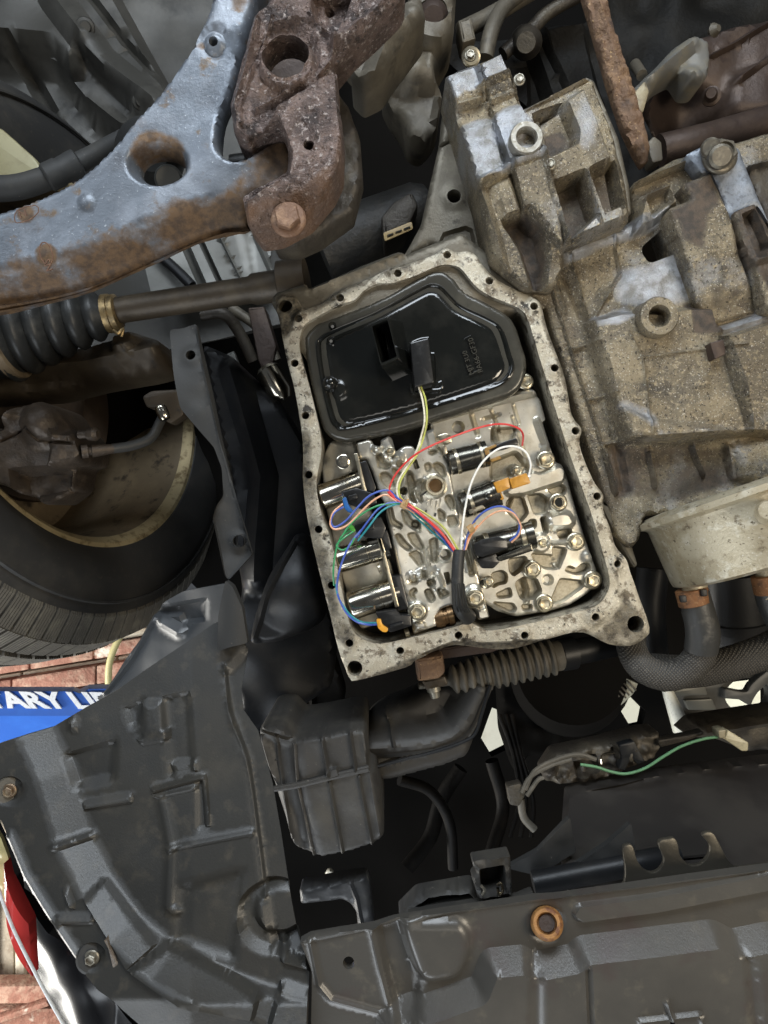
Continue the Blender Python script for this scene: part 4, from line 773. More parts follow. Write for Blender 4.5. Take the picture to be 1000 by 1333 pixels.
# ================================================================== subframe bracket
sf = thing('subframe', 'scaly brown rusted subframe bracket with large round hole clasping control arm', 'subframe', P(390, 160, .52))
sq_ = lambda pts: q(280, 0, 3.125, pts)
sf_out = sq_([(220, -60), (215, 20), (180, 35), (160, 60), (100, 280), (60, 420), (75, 540), (130, 578), (152, 548), (270, 528), (302, 620), (292, 700), (110, 795), (125, 900), (170, 960), (260, 945), (380, 880), (480, 760), (515, 680), (520, 520), (500, 440), (497, 300), (478, 280), (560, 180), (660, 90), (760, -10), (780, -60)])
relief('bracket_plate', rnd(sf_out, 5), .490, M_rust, sf, [
    ('p', sq_([(150, 545), (250, 420), (440, 290), (500, 280), (510, 440), (530, 600), (500, 760), (380, 900), (110, 900), (110, 795), (292, 700), (302, 620), (270, 528)]), .014, 10),
    ('l', sq_([(165, 440), (260, 390), (340, 345), (420, 330)]), 5, .004), ('c', sq_([(288, 228)])[0], 36, .008, 7), ('c', sq_([(288, 228)])[0], 42, -.004, 10),
    ('l', sq_([(170, 60), (120, 280), (80, 420), (90, 520), (140, 560)]), 5, .005), ('l', sq_([(230, 60), (140, 300), (100, 430), (105, 500)]), 3, .003),
    ('l', sq_([(490, 150), (560, 100), (640, 40), (720, -40)]), 12, .008), ('l', sq_([(390, 40), (430, 110), (490, 155), (470, 250), (420, 300)]), 4, .004), ('p', sq_([(390, -40), (560, -40), (520, 60), (480, 130), (410, 90)]), -.012, 8), ('l', sq_([(240, 80), (330, 60), (400, 70)]), 5, .004), ('c', sq_([(460, 0)])[0], 5, -.01, 3),
    ('t', (sq_([(230, 780)])[0], sq_([(250, 920)])[0]), -.014), ('w', .0022, 7, 4), ('w', .003, 22, 5), ('w', .0012, 4, 6)],
    [circ(*sq_([(288, 228)])[0], 31, 33, 26), circ(*sq_([(390, 630)])[0], 7, 6, 14)], thick=.030, step=3.2, edge=(3.5, .0025),
    attrs={'orange': [('p', sq_([(110, 850), (300, 820), (480, 700), (530, 480), (560, 760), (300, 980), (120, 960)]), .55, 16), ('w', .5, 20, 6)]})
sb = boltmesh('bolt_head', mat('brown_rusted_bolt', (.16, .090, .055), [((.25, .15, .09), 140, .5, .64)], .3, .55, .6, 400, .0014), .0115, False)
inst(sb, P(376, 287, .483), sf, .3)
lathe('bolt_washer', P(375, 283, .497), P(376, 286, .484), [(0, .0105), (.85, .0105), (1, .0095)], M_rust, sf, 20)
relief('rear_web', rnd(sq_([(470, 330), (540, 420), (590, 560), (600, 700), (560, 860), (420, 960), (330, 1000), (240, 1000), (220, 960), (400, 880), (500, 720)]), 4), .545, M_engine, sf, [('w', .004, 14, 5)], thick=.03, step=5, edge=(5, .004))
relief('inner_web', rnd(sq_([(560, 180), (640, 100), (760, 0), (840, -40), (860, 60), (740, 220), (680, 310), (600, 350), (550, 300)]), 6), .60, M_dust, sf, [('l', sq_([(640, 300), (700, 160), (800, 40)]), 20, .012), ('w', .004, 14, 5)], thick=.05, step=5, edge=(8, .008))

# ================================================================== engine mount and castings behind the subframe
em = thing('engine_mount', 'sandy brown cast engine mount with rusty centre bolt above dark gap', 'engine mount', P(545, 100, .72))
eq = lambda pts: q(420, 0, 5, pts)
relief('mount_body', rnd(eq([(560, -120), (880, -120), (860, 200), (800, 300), (720, 450), (790, 560), (760, 760), (700, 850), (640, 900), (560, 860), (520, 740), (440, 640), (380, 520), (400, 430), (480, 300), (560, 120)]), 10), .70, M_dust, em,
       [('c', eq([(720, 120)])[0], 28, .014, 8), ('c', eq([(715, 100)])[0], 20, -.014, 5), ('l', eq([(700, 360), (720, 450)]), 7, .006), ('d', eq([(600, 430)])[0], 26, .012), ('l', eq([(540, 840), (660, 900)]), 5, .006), ('p', eq([(430, 560), (760, 560), (700, 860), (560, 840)]), -.012, 10), ('w', .006, 14, 4)], thick=.06, step=5, edge=(10, .014))
lathe('centre_bolt', P(564, 22, .700), P(564, 22, .690), [(0, mm(20, .7)), (.6, mm(19, .7)), (1, mm(13, .7))], M_brn, em, 24)
lathe('damper', P(500, 20, .68), P(468, 108, .68), [(0, mm(34, .68)), (.6, mm(30, .68)), (.9, mm(25, .68)), (1, mm(18, .68))], M_dust, em, 26)
lathe('stud', P(478, 104, .67), P(484, 120, .67), [(0, mm(9, .68)), (.9, mm(9, .68)), (1, mm(6, .68))], M_dust, em, 16)
hb = thing('heater_pipes', 'dusty metal coolant pipes and bracket bending behind the differential housing', 'pipe', P(660, 40, .78))
tube('pipe', [(600, 40, .76), (640, 20, .77), (690, -10, .78), (740, -40, .78)], mm(11, .77), M_dust, hb, 12)
tube('pipe', [(632, 75, .75), (640, 40, .75), (655, 10, .76), (690, -20, .77)], mm(10, .77), M_dust, hb, 12)
tube('pipe', [(655, 70, .80), (690, 40, .80), (715, 15, .80), (760, -10, .80)], mm(9, .8), M_engine, hb, 12)
prism('pipe_bracket', rnd([(596, 26), (614, 20), (620, 50), (602, 56)], 3), .74, .03, M_dust, hb, .003)
lathe('valve_housing', P(685, 55, .84), P(685, 55, .78), [(0, mm(22, .8)), (.7, mm(20, .8)), (1, mm(12, .8))], M_engine, hb, 20)
lathe('union_nut', P(613, 74, .70), P(614, 74, .665), [(0, mm(13, .68)), (.5, mm(12, .68)), (.51, mm(9, .68)), (1, mm(9, .68)), (1, mm(5.5, .68)), (.7, mm(5, .68))], M_bolt, hb, 18)
eb = thing('engine_block', 'dark oily engine casting filling the space behind the gearbox and mount', 'engine block', P(700, 120, .86))
relief('block_face', rnd([(560, 60), (640, 50), (760, 40), (860, -160), (1250, -160), (1250, 240), (820, 280), (700, 180), (640, 110)], 12), .86, mat('very_dark_engine_casting', (.009, .0085, .0075), [((.016, .0145, .012), 20, .48, .64)], .1, .6, .5, 200, .002, spec=.15), eb, [('p', [(690, 40), (760, 30), (790, 120), (720, 140)], .02, 12), ('p', [(640, 90), (690, 80), (690, 160)], .02, 10), ('l', [(700, 40), (760, 170)], 6, .01), ('w', .03, 40, 7)], thick=.04, step=7)
prism('back_web', rnd(sq_([(200, 0), (420, 0), (430, 330), (260, 420), (120, 420)]), 5), .560, .01, M_brn, sf, .002)
rb = thing('rusted_brace', 'orange rusted flat brace bar slanting down to the gearbox corner', 'brace', P(805, 110, .66))
relief('bar', rnd([(752, -40), (785, -40), (794, 8), (826, 110), (848, 185), (846, 208), (838, 214), (828, 196), (812, 162), (795, 110), (770, 20)], 4), .640, M_rod, rb, [('w', .004, 9, 3), ('w', .002, 5, 4), ('l', [(780, 0), (815, 110), (840, 200)], 6, .003)], thick=.012, step=3.4, edge=(4, .003))
ex = thing('exhaust_heat_shield', 'brown heat stained exhaust shield with a dull bolt at upper right', 'heat shield', P(930, 130, .76))
relief('shield', rnd([(838, 140), (850, 105), (905, 50), (940, 38), (1200, -20), (1200, 190), (905, 205), (860, 180)], 8), .76, M_brn, ex, [('d', (900, 160), 60, -.03), ('l', [(930, 70), (1000, 30)], 4, .006), ('l', [(960, 105), (1010, 70)], 6, .008), ('p', [(960, 90), (1060, 60), (1060, 150), (950, 140)], .012, 16), ('w', .01, 30, 3)], thick=.01, step=5, edge=(6, .006))
lathe('shield_bolt', P(926, 126, .755), P(926, 121, .735), [(0, mm(12, .75)), (.25, mm(12, .75)), (.3, mm(8, .75)), (.9, mm(7.5, .75)), (1, mm(6, .75))], M_brn, ex, 18)
tube('down_pipe', [(860, 196, .73), (905, 185, .73), (960, 170, .74), (1200, 100, .77)], mm(20, .74), M_brn, ex, 18)
gb = thing('shift_bracket', 'grey curved cast bracket with sandy rounded knuckle near the rusted brace', 'bracket', P(880, 100, .72))
relief('bracket_arm', rnd([(826, 112), (850, 92), (880, 58), (905, 42), (924, 50), (928, 72), (924, 96), (912, 112), (896, 112), (884, 92), (862, 104), (842, 128), (836, 148), (830, 140)], 6), .715, mat('satin_grey_casting', (.17, .165, .15), [((.24, .21, .15), 22, .5, .64)], .3, .45, .2, 300, .0008), gb, [('l', [(850, 96), (905, 50)], 12, .010), ('d', (905, 94), 20, .014), ('w', .003, 14, 3)], thick=.03, step=4, edge=(6, .006))
prism('finger', rnd([(824, 122), (840, 104), (846, 118), (838, 146), (830, 144)], 3), .705, .02, mat('sandy_finger_casting', (.32, .27, .17), [((.2, .16, .1), 60, .5, .64)], .1, .5, .3, 300, .001), gb, .002)
lathe('pivot_pin', P(826, 82, .74), P(836, 98, .72), [(0, mm(5, .74)), (.1, mm(7, .74)), (1, mm(7, .74))], M_dust, gb, 16)
prism('pad', rnd([(844, 184), (852, 176), (862, 184), (864, 208), (850, 212), (846, 200)], 3), .69, .02, M_dust, gb, .002)
lathe('spring_clip', P(924, 42, .74), P(936, 36, .73), [(0, mm(4, .74)), (.5, mm(9, .74)), (1, mm(4, .74))], M_dust, gb, 14)

# radiator hose label plate beneath the mount
gl = thing('steering_rack', 'dark steering rack housing with a small tan label under subframe', 'steering rack', P(510, 300, .72))
lathe('rack_tube', P(420, 330, .75), P(560, 270, .75), [(0, mm(40, .75)), (.5, mm(42, .75)), (.9, mm(38, .75)), (1, mm(30, .75))], mat('black_rack_casting', (.022, .021, .019), [((.040, .035, .028), 40, .5, .64)], .2, .5, .5, 200, .002), gl, 28)
prism('rack_cap', rnd([(496, 282), (512, 262), (536, 248), (545, 266), (530, 300), (500, 318)], 5), .70, .05, M_engine, gl, .004)
lb = prism('label', rnd([(499, 303), (536, 288), (538, 298), (501, 314)], 2), .694, .002, plain('tan_label', (.36, .25, .10), .5), gl, .0003)
for k in range(3): tube('label_print', [(504 + k * 11, 307 - k * 4.4, .6932), (512 + k * 11, 304 - k * 4.4, .6932)], mm(1.2, .69), M_ink, gl, 5, 2)

# ================================================================== drive shaft
ds = thing('drive_shaft', 'dull brown drive shaft with ribbed black rubber boot and gold band', 'drive shaft', P(180, 400, .67))
lathe('shaft', P(140, 406, .672), P(400, 366, .655), [(0, mm(17, .67)), (.72, mm(17, .67)), (.74, mm(20, .67)), (.86, mm(20, .67)), (.87, mm(30, .67)), (1, mm(30, .67))], M_shaft, ds, 28)
A_, B_ = P(150, 407, .672), P(-70, 444, .66)
pr = [(.02, mm(21, .67))]
nr = 6
for i in range(nr):
    t0 = .07 + i * .105; R0 = 27 + i * 6.6
    pr += [(t0, mm(R0 - 3, .67)), (t0 + .030, mm(R0 + 5, .67)), (t0 + .055, mm(R0 + 6.5, .67)), (t0 + .080, mm(R0 + 3, .67)), (t0 + .098, mm(R0 - 1, .67))]
pr += [(.74, mm(58, .67)), (.86, mm(60, .67)), (.88, mm(66, .67)), (1, mm(66, .67))]
lathe('boot', A_, B_, pr, M_boot, ds, 40, ang=60)
lathe('boot_band', P(155, 406, .672), P(136, 409, .672), [(0, mm(21, .67)), (.1, mm(23.5, .67)), (.45, mm(23.5, .67)), (.5, mm(25, .67)), (.9, mm(25, .67)), (1, mm(22, .67))], M_gold, ds, 30)
tube('band_tail', [(148, 430, .655), (154, 434, .652), (160, 428, .655), (158, 438, .655)], mm(2.2, .66), M_gold, ds, 8, 4)
lathe('outer_band', P(16, 430, .66), P(2, 433, .66), [(0, mm(60, .66)), (.1, mm(62, .66)), (.9, mm(62, .66)), (1, mm(60, .66))], M_rim, ds, 36)

# ================================================================== wheel
wc = Vector((-.33, -.1632, .80)); wax = Vector((1, -.185, -.335)).normalized()
wh_ = thing('wheel', 'front wheel with dusty bronze rim and worn black tyre beside brake caliper', 'wheel', wc)
def wl(o): return wc + wax * o
def wlathe(name, prof, m, n=96, cap=(False, False), ang=30):     # prof: (offset along axle towards the camera side, radius)
    u, v, ax = frame(wax)
    rings = [[wl(o) + u * (r * math.cos(2 * math.pi * k / n)) + v * (r * math.sin(2 * math.pi * k / n)) for k in range(n)] for o, r in prof]
    return loft(name, rings, m, wh_, cap, ang)
ty = wlathe('tyre', [(.000, .200), (.012, .206), (.020, .225), (.022, .245), (.016, .268), (.006, .284), (-.008, .296), (-.022, .302), (-.10, .306), (-.178, .302), (-.192, .296), (-.206, .284), (-.222, .245), (-.21, .21), (-.19, .205)], M_tyre, 128)
u_, v_, _ = frame(wax)
def wp(o, r, t): return wl(o) + u_ * (r * math.cos(t)) + v_ * (r * math.sin(t))
# tread blocks with sipes, only on the front run of the tyre that shows
ts = [math.atan2((Vector((0, .31, -.05)) - wax * wax.dot(Vector((0, .31, -.05)))).dot(v_), (Vector((0, .31, -.05)) - wax * wax.dot(Vector((0, .31, -.05)))).dot(u_))][0]
tv, tf = [], []
NB = 64
blk = []
def block(o0, o1, t0, t1, ra, rb, sk, dep=.008):
    b = len(tv)
    for d_ in (dep, 0):
        for (o, t, r_) in ((o0, t0, ra), (o1, t0 + sk, rb), (o1, t1 + sk, rb), (o0, t1, ra)): tv.append(wp(o, r_ - d_, t))
    tf.extend([(b + 4, b + 5, b + 6, b + 7), (b, b + 1, b + 5, b + 4), (b + 1, b + 2, b + 6, b + 5), (b + 2, b + 3, b + 7, b + 6), (b + 3, b, b + 4, b + 7)])
for i in range(-24, 24):
    th = ts + i * .060
    for (o0, o1, ra, rb, sk) in ((.0125, -.006, .2775, .3015, .012), (-.007, -.040, .3022, .3095, .022), (-.047, -.088, .3120, .3135, .05), (-.096, -.130, .3135, .3125, -.05), (-.138, -.180, .3105, .304, -.03)):
        for s in range(5): block(o0, o1, th + s * .0104, th + s * .0104 + .0082, ra, rb, sk)
mesh('tread_blocks', tv, tf, M_tread, wh_, 20)['kind'] = 'stuff'
wlathe('sidewall_ring', [(.0195, .262), (.0215, .2625), (.0215, .2645), (.0175, .265)], M_tyre, 128)
rm = wlathe('rim', [(-.002, .212), (.006, .208), (.008, .203), (.004, .199), (-.01, .192), (-.05, .184), (-.09, .182), (-.135, .178), (-.15, .160), (-.145, .10), (-.13, .05), (-.13, .001)], M_rim, 128, ang=45)
lp_ = wlathe('rim_lip', [(.000, .1925), (.006, .1955), (.0105, .2005), (.0105, .2095), (.002, .2150)], M_lip, 128)
bs_ = thing('brake_shield', 'brown rust dusted brake backing disc inside the bronze rim', 'brake disc', wl(-.09))
u, v, ax = frame(wax)
def blathe(name, prof, m, n=72, par=None): return loft(name, [[wl(o) + u * (r * math.cos(2 * math.pi * k / n)) + v * (r * math.sin(2 * math.pi * k / n)) for k in range(n)] for o, r in prof], m, par, (False, True), 40)
blathe('disc', [(-.085, .140), (-.075, .140), (-.074, .136), (-.073, .090), (-.060, .080), (-.055, .06), (-.052, .01)], mat('brown_brake_disc', (.070, .050, .035), [((.10, .07, .045), 30, .48, .64)], .4, .5, .3, 200, .001), 72, bs_)
kn = thing('steering_knuckle', 'brown steering knuckle and hub carrier at the shaft boot', 'knuckle', P(60, 470, .70))
relief('carrier', rnd([(-40, 450), (30, 462), (110, 448), (170, 430), (205, 440), (220, 480), (190, 488), (120, 500), (60, 515), (-40, 520)], 10), .70, M_shaft, kn, [('l', [(0, 480), (110, 470), (200, 452)], 18, .014), ('c', (158, 440), 16, .012, 8), ('w', .006, 20, 6)], thick=.05, step=5, edge=(10, .012))
bc = thing('brake_caliper', 'rounded rusty grey brake caliper with bleed nipple and brake hose', 'brake caliper', P(50, 590, .64))
kq = lambda pts: q(0, 350, 2.5, pts)
relief('caliper_body', rnd(kq([(-80, 500), (0, 525), (50, 445), (120, 425), (180, 450), (225, 520), (250, 530), (275, 590), (265, 635), (230, 642), (215, 720), (150, 772), (60, 740), (20, 712), (-80, 680)]), 8), .635, M_cal, bc, [('d', kq([(110, 500)])[0], 34, .018), ('l', kq([(0, 560), (60, 530), (100, 515), (140, 560), (240, 570)]), 3, -.004), ('p', kq([(170, 530), (245, 530), (270, 620), (150, 640)]), .010, 10), ('p', kq([(40, 660), (220, 650), (210, 730), (60, 760)]), -.020, 12), ('d', kq([(0, 470)])[0], 18, .016), ('w', .004, 16, 4)], thick=.06, step=4, edge=(8, .010))
lathe('bleed_nipple', P(104, 566, .63), P(128, 565, .625), [(0, mm(6, .63)), (.4, mm(5, .63)), (.5, mm(8, .63)), (.85, mm(9, .63)), (1, mm(5, .63))], M_cal, bc, 16)
lathe('hose_union', P(106, 588, .63), P(148, 584, .64), [(0, mm(9, .63)), (.2, mm(9, .63)), (.22, mm(6, .63)), (.3, mm(6, .63)), (.32, mm(9, .63)), (.6, mm(8, .63)), (1, mm(6, .63))], M_cal, bc, 16)
tube('brake_hose', [(146, 584, .64), (172, 580, .65), (196, 570, .66), (208, 550, .67), (214, 536, .68)], mm(6.5, .65), M_hoser, bc, 12)
prism('hose_bracket', rnd([(184, 516), (196, 508), (232, 506), (240, 540), (222, 552), (212, 546), (206, 532), (190, 530)], 4), .665, .02, M_shaft, bc, .003)
lathe('hose_ferrule', P(208, 528, .655), P(216, 546, .655), [(0, mm(6, .66)), (.2, mm(8, .66)), (.8, mm(8, .66)), (1, mm(6, .66))], M_chrome, bc, 16)

# ================================================================== splash strips and inner arch
ls = thing('splash_strip', 'dull grey rubber strip with two bolt holes hanging beside the tyre', 'splash guard', P(270, 590, .55))
base_s = lambda p_: .56 - (p_[:, 1] - 420) * .00006
relief('strip', rnd(kq([(555, 200), (600, 195), (640, 178), (655, 250), (690, 400), (722, 560), (770, 760), (818, 930), (740, 1015), (728, 1000), (712, 925), (688, 810), (700, 770), (722, 740), (722, 650), (700, 582), (640, 510), (598, 460), (575, 340)]), 4), .56, M_strip, ls, [('c', kq([(630, 288)])[0], 12, .0015, 4), ('c', kq([(773, 887)])[0], 12, .0015, 4), ('l', kq([(640, 190), (690, 410), (760, 740), (812, 920)]), 3, .002), ('g', lambda p_: .010 * np.sin((p_[:, 1] - 420) / 60.0), 0), ('w', .002, 20, 3)],
       [circ(*kq([(630, 288)])[0], 6.5, n=14), circ(*kq([(773, 887)])[0], 8, n=14)], thick=.004, step=4, base=base_s)
ls2 = thing('splash_flap', 'small pointed black rubber flap below the hanging strip', 'splash guard', P(304, 800, .54))
relief('flap', rnd(kq([(738, 1012), (762, 1030), (792, 1100), (808, 1215), (760, 1225), (708, 1242), (712, 1130)]), 3), .54, M_strip, ls2, [('g', lambda p_: .006 * np.sin((p_[:, 0] - 280) / 16.0), 0)], thick=.004, step=4)
ia = thing('inner_arch_liner', 'black glossy inner arch moulding between hanging strip and gearbox', 'arch liner', P(350, 620, .72))
relief('moulding', rnd([(262, 446), (300, 462), (362, 520), (400, 580), (410, 690), (440, 830), (430, 900), (330, 960), (300, 900), (312, 760), (300, 640), (276, 520)], 10), .73, M_dark, ia, [('l', [(300, 480), (340, 620), (330, 760)], 20, .02), ('w', .02, 60, 4)], thick=.03, step=6, edge=(8, .01))
relief('pod', rnd([(322, 842), (330, 800), (350, 750), (384, 694), (396, 702), (414, 760), (424, 806), (400, 824), (360, 838)], 10), .66, M_dark, ia, [('d', (380, 770), 60, .02), ('l', [(330, 830), (350, 770), (384, 704)], 5, .006)], thick=.05, step=4, edge=(10, .012))
nb = thing('axle_clutter', 'small dusty brackets and pipe ends in the shadow under the drive shaft', 'brackets', P(330, 440, .76))
tube('pipe', [(262, 410, .76), (290, 408, .76), (310, 430, .77), (330, 470, .78)], mm(8, .76), M_engine, nb, 10)
tube('pipe', [(300, 400, .78), (340, 430, .78), (360, 470, .78)], mm(7, .76), M_dust, nb, 10)
lathe('canister', P(346, 478, .74), P(372, 520, .74), [(0, mm(12, .74)), (.1, mm(17, .74)), (.8, mm(17, .74)), (1, mm(10, .74))], M_chrome, nb, 20)
prism('tab', rnd([(322, 400), (344, 398), (360, 450), (350, 500), (336, 470)], 3), .77, .03, M_brn, nb, .003)
prism('tab', rnd([(292, 462), (304, 456), (312, 476), (300, 484)], 2), .74, .01, M_bodyl, nb, .002)

# ================================================================== fender liner
fl = thing('fender_liner', 'large dull black plastic fender liner with pressed ribs and screws, lower left', 'fender liner', P(200, 1100, .50))
nq = lambda pts: q(0, 980, 2.381, pts)
mq = lambda pts: q(0, 780, 2.94, pts)
ln_out = [(-40, 985), (0, 968), (34, 957), (68, 947), (110, 922), (150, 900), (195, 868), (240, 838), (278, 812), (296, 806), (322, 846), (320, 860), (313, 899), (316, 926), (335, 953), (346, 992), (354, 1022), (365, 1086), (377, 1165), (387, 1218), (396, 1246), (403, 1265), (401, 1300), (397, 1460),
          (300, 1460), (178, 1332), (161, 1317), (146, 1302), (128, 1290), (112, 1271), (102, 1251), (82, 1220), (72, 1201), (62, 1190), (55, 1180), (49, 1167), (32, 1156), (30, 1135), (20, 1110), (11, 1091), (2, 1068), (-40, 1050)]
lbase = lambda p_: .470 + np.clip((1300 - p_[:, 1]), 0, 600) * .00017 + np.clip(250 - p_[:, 0], 0, 400) * .00010
FOLD = [(-60, 930), (40, 938), (72, 1010), (96, 1090), (126, 1150), (165, 1205), (215, 1250), (280, 1282), (360, 1312), (430, 1328), (430, 1500), (-60, 1500)]
lbase2 = lambda p_: lbase(p_) - .013 * np.clip(.5 - sd_poly(p_, FOLD) / 52, 0, 1)
relief('liner_panel', ln_out, .50, M_plas, fl, [
    # inner return flange along the torn right edge
    ('p', [(292, 880), (300, 930), (322, 990), (334, 1080), (344, 1160), (356, 1240), (420, 1260), (400, 1100), (360, 960), (325, 840)], -.004, 9), ('l', spl([(291, 868), (298, 930), (320, 990), (334, 1080), (345, 1170)], 4), 3, 0.0017),
    # upper ribs and stepped pads
    ('p', mq([(540, 400), (545, 530), (620, 510), (610, 400)]), 0.0033, 6), ('p', mq([(630, 380), (720, 360), (740, 660), (650, 680)]), -0.0044, 8), ('p', mq([(250, 600), (440, 545), (430, 690), (290, 720)]), -0.0044, 8), ('p', mq([(310, 785), (500, 750), (502, 780), (318, 812)]), 0.0028, 4),
    ('l', mq([(270, 470), (275, 500)]), 6, 0.0033), ('p', mq([(480, 420), (545, 390), (530, 480), (500, 490)]), -0.0033, 6), ('p', mq([(520, 540), (640, 500), (640, 540), (540, 560)]), 0.0028, 5), ('p', mq([(650, 640), (745, 625), (750, 660), (660, 680)]), 0.0028, 5),
    ('l', nq([(475, 118), (628, 78), (640, 230)]), 5, 0.0033), ('l', nq([(480, 138), (600, 112)]), 4, 0.0017), ('p', nq([(610, 90), (632, 80), (650, 235), (612, 240)]), -0.0022, 4),
    ('l', nq([(520, 300), (780, 250)]), 6, 0.0022), ('l', nq([(500, 150), (530, 300), (520, 480), (545, 500)]), 8, 0.0022), ('p', nq([(560, 420), (750, 370), (720, 640), (540, 590)]), -0.0033, 14),
    ('c', nq([(850, 510)])[0], 46, -.006, 8), ('c', nq([(865, 510)])[0], 32, .007, 12), ('l', nq([(870, 600), (880, 650), (960, 670)]), 7, 0.0044),
    # the panel turns away in a sloped band that catches the daylight
    ('r', nq([(256, 466), (320, 396), (480, 600), (390, 680)]), .004, 5), ('r', nq([(395, 684), (520, 600), (700, 690), (800, 760), (780, 840), (560, 800), (470, 740)]), .006, 6), ('r', nq([(840, 830), (870, 726), (980, 760), (980, 900), (820, 900)]), .006, 6),
    ('l', nq([(200, 440), (215, 480)]), 6, .004), ('p', nq([(170, 510), (290, 515), (280, 535), (180, 535)]), .003, 6), ('l', nq([(160, 300), (280, 260)]), 7, .003),
    ('c', (13, 1029), 16, -.004, 6), ('c', (120, 1246), 16, -.004, 6), ('l', nq([(25, 260), (75, 380), (130, 470), (240, 640)]), 6, 0.0028),
    ('r', FOLD, 0.0, 52), ('w', .0012, 60, 3)], thick=.004, step=4, base=lbase2)
scr = boltmesh('screw', mat('brown_screw', (.20, .14, .09), [((.32, .26, .18), 200, .5, .64)], .6, .4, .3, 500, .0006), .0062)
scw = boltmesh('push_rivet', M_grey, .0060)
for x, y, s in ((13, 1029, scr), (120, 1246, scw)):
    zz = float(lbase2(np.array([[x, y]], float))[0]) + .003
    lathe('washer', P(x, y, zz + .002), P(x, y, zz - .001), [(0, .010), (.6, .010), (1, .0088)], M_bell if s is scr else M_strip, fl, 24)
    inst(s, P(x, y, zz - .001), fl, .4, .82)
# lit front return of the liner behind the tyre
af = thing('arch_edge_panel', 'smooth grey arch edge panel between tyre and fender liner', 'arch liner', P(230, 840, .62))
ab = lambda p_: .585 + np.clip(310 - p_[:, 0], 0, 300) * .00035 + (p_[:, 1] - 780) * .00012
relief('edge_panel', rnd(mq([(370, 380), (410, 345), (480, 230), (540, 150), (590, 60), (630, 10), (700, -30), (860, -60), (900, 20), (860, 100), (620, 290), (420, 400)]), 4), .62, mat('grey_arch_plastic', (.050, .054, .058), [((.068, .071, .074), 20, .5, .64)], 0, .38, .1, 300, .0006), af,
       [('l', mq([(610, 90), (680, 130)]), 10, .008), ('p', mq([(560, 40), (790, 0), (780, 80), (700, 90), (690, 60), (600, 60)]), -.006, 6), ('l', mq([(400, 360), (500, 230), (590, 70)]), 4, .004), ('w', .003, 30, 3)], thick=.006, step=4, base=ab)

# ================================================================== bumper skin, lower left sliver
bu = thing('bumper_cover', 'glossy black painted bumper corner with coloured-in red reflection strip at left edge', 'bumper', P(60, 1260, .56))
oq = lambda pts: q(0, 1080, 5.27, pts)
M_paint = mat('glossy_black_paint', (.010, .010, .011), [], 0, .25, 0, coat=.2, spec=.25)
bb_ = lambda p_: .575 + np.clip(160 - p_[:, 0], 0, 260) * .0004
relief('painted_skin', rnd(oq([(-60, -60), (30, 120), (190, 250), (310, 480), (400, 620), (560, 740), (680, 880), (840, 1100), (1010, 1300), (960, 1420), (450, 1420), (440, 1330), (250, 980), (100, 680), (0, 420), (-60, 300)]), 3), .60, M_paint, bu, [('g', lambda p_: .02 * np.sin(np.clip(sd_line(p_, oq([(-60, 300), (0, 420), (100, 680), (250, 980), (450, 1420)])) / 70, 0, 1) * 2.2), 0), ('w', .003, 30, 8)], thick=.01, step=3, base=bb_)
relief('red_reflection', rnd(oq([(55, 200), (75, 300), (230, 610), (250, 980), (160, 780), (90, 600), (62, 330)]), 2), .56, mat('red_reflection_colour', (.62, .05, .045), [], 0, .12, 0, coat=1.0), bu, [('g', lambda p_: .012 * np.sin((p_[:, 0]) / 18.0), 0)], thick=.004, step=4)  # red reflection on the gloss paint, put in as a coloured piece
relief('yellow_reflection', rnd(oq([(-60, -30), (8, 60), (55, 200), (62, 330), (90, 600), (40, 520), (0, 400), (-60, 260)]), 2), .562, mat('pale_yellow_reflection_colour', (.72, .62, .30), [], 0, .15, 0, coat=1.0), bu, [('w', .002, 10, 1)], thick=.004, step=4)  # yellowish reflection on the paint, also put in as a coloured piece
tube('white_edge_line', [(*p_, .548) for p_ in oq([(-40, 300), (0, 440), (100, 700), (250, 1000), (330, 1150), (440, 1345)])], mm(2.2, .55), plain('white_edge_line_skin', (.80, .82, .82), .25), bu, 8)  # white line along the outer edge of the skin
gd = prism('scuffed_edge', rnd(oq([(720, 750), (750, 860), (830, 1220), (960, 1330), (1010, 1330), (900, 1060), (800, 900)]), 2), .474, .006, mat('scuffed_brown_plastic', (.10, .078, .058), [((.20, .165, .13), 180, .5, .62)], 0, .5, .6, 300, .0015), bu, .001)

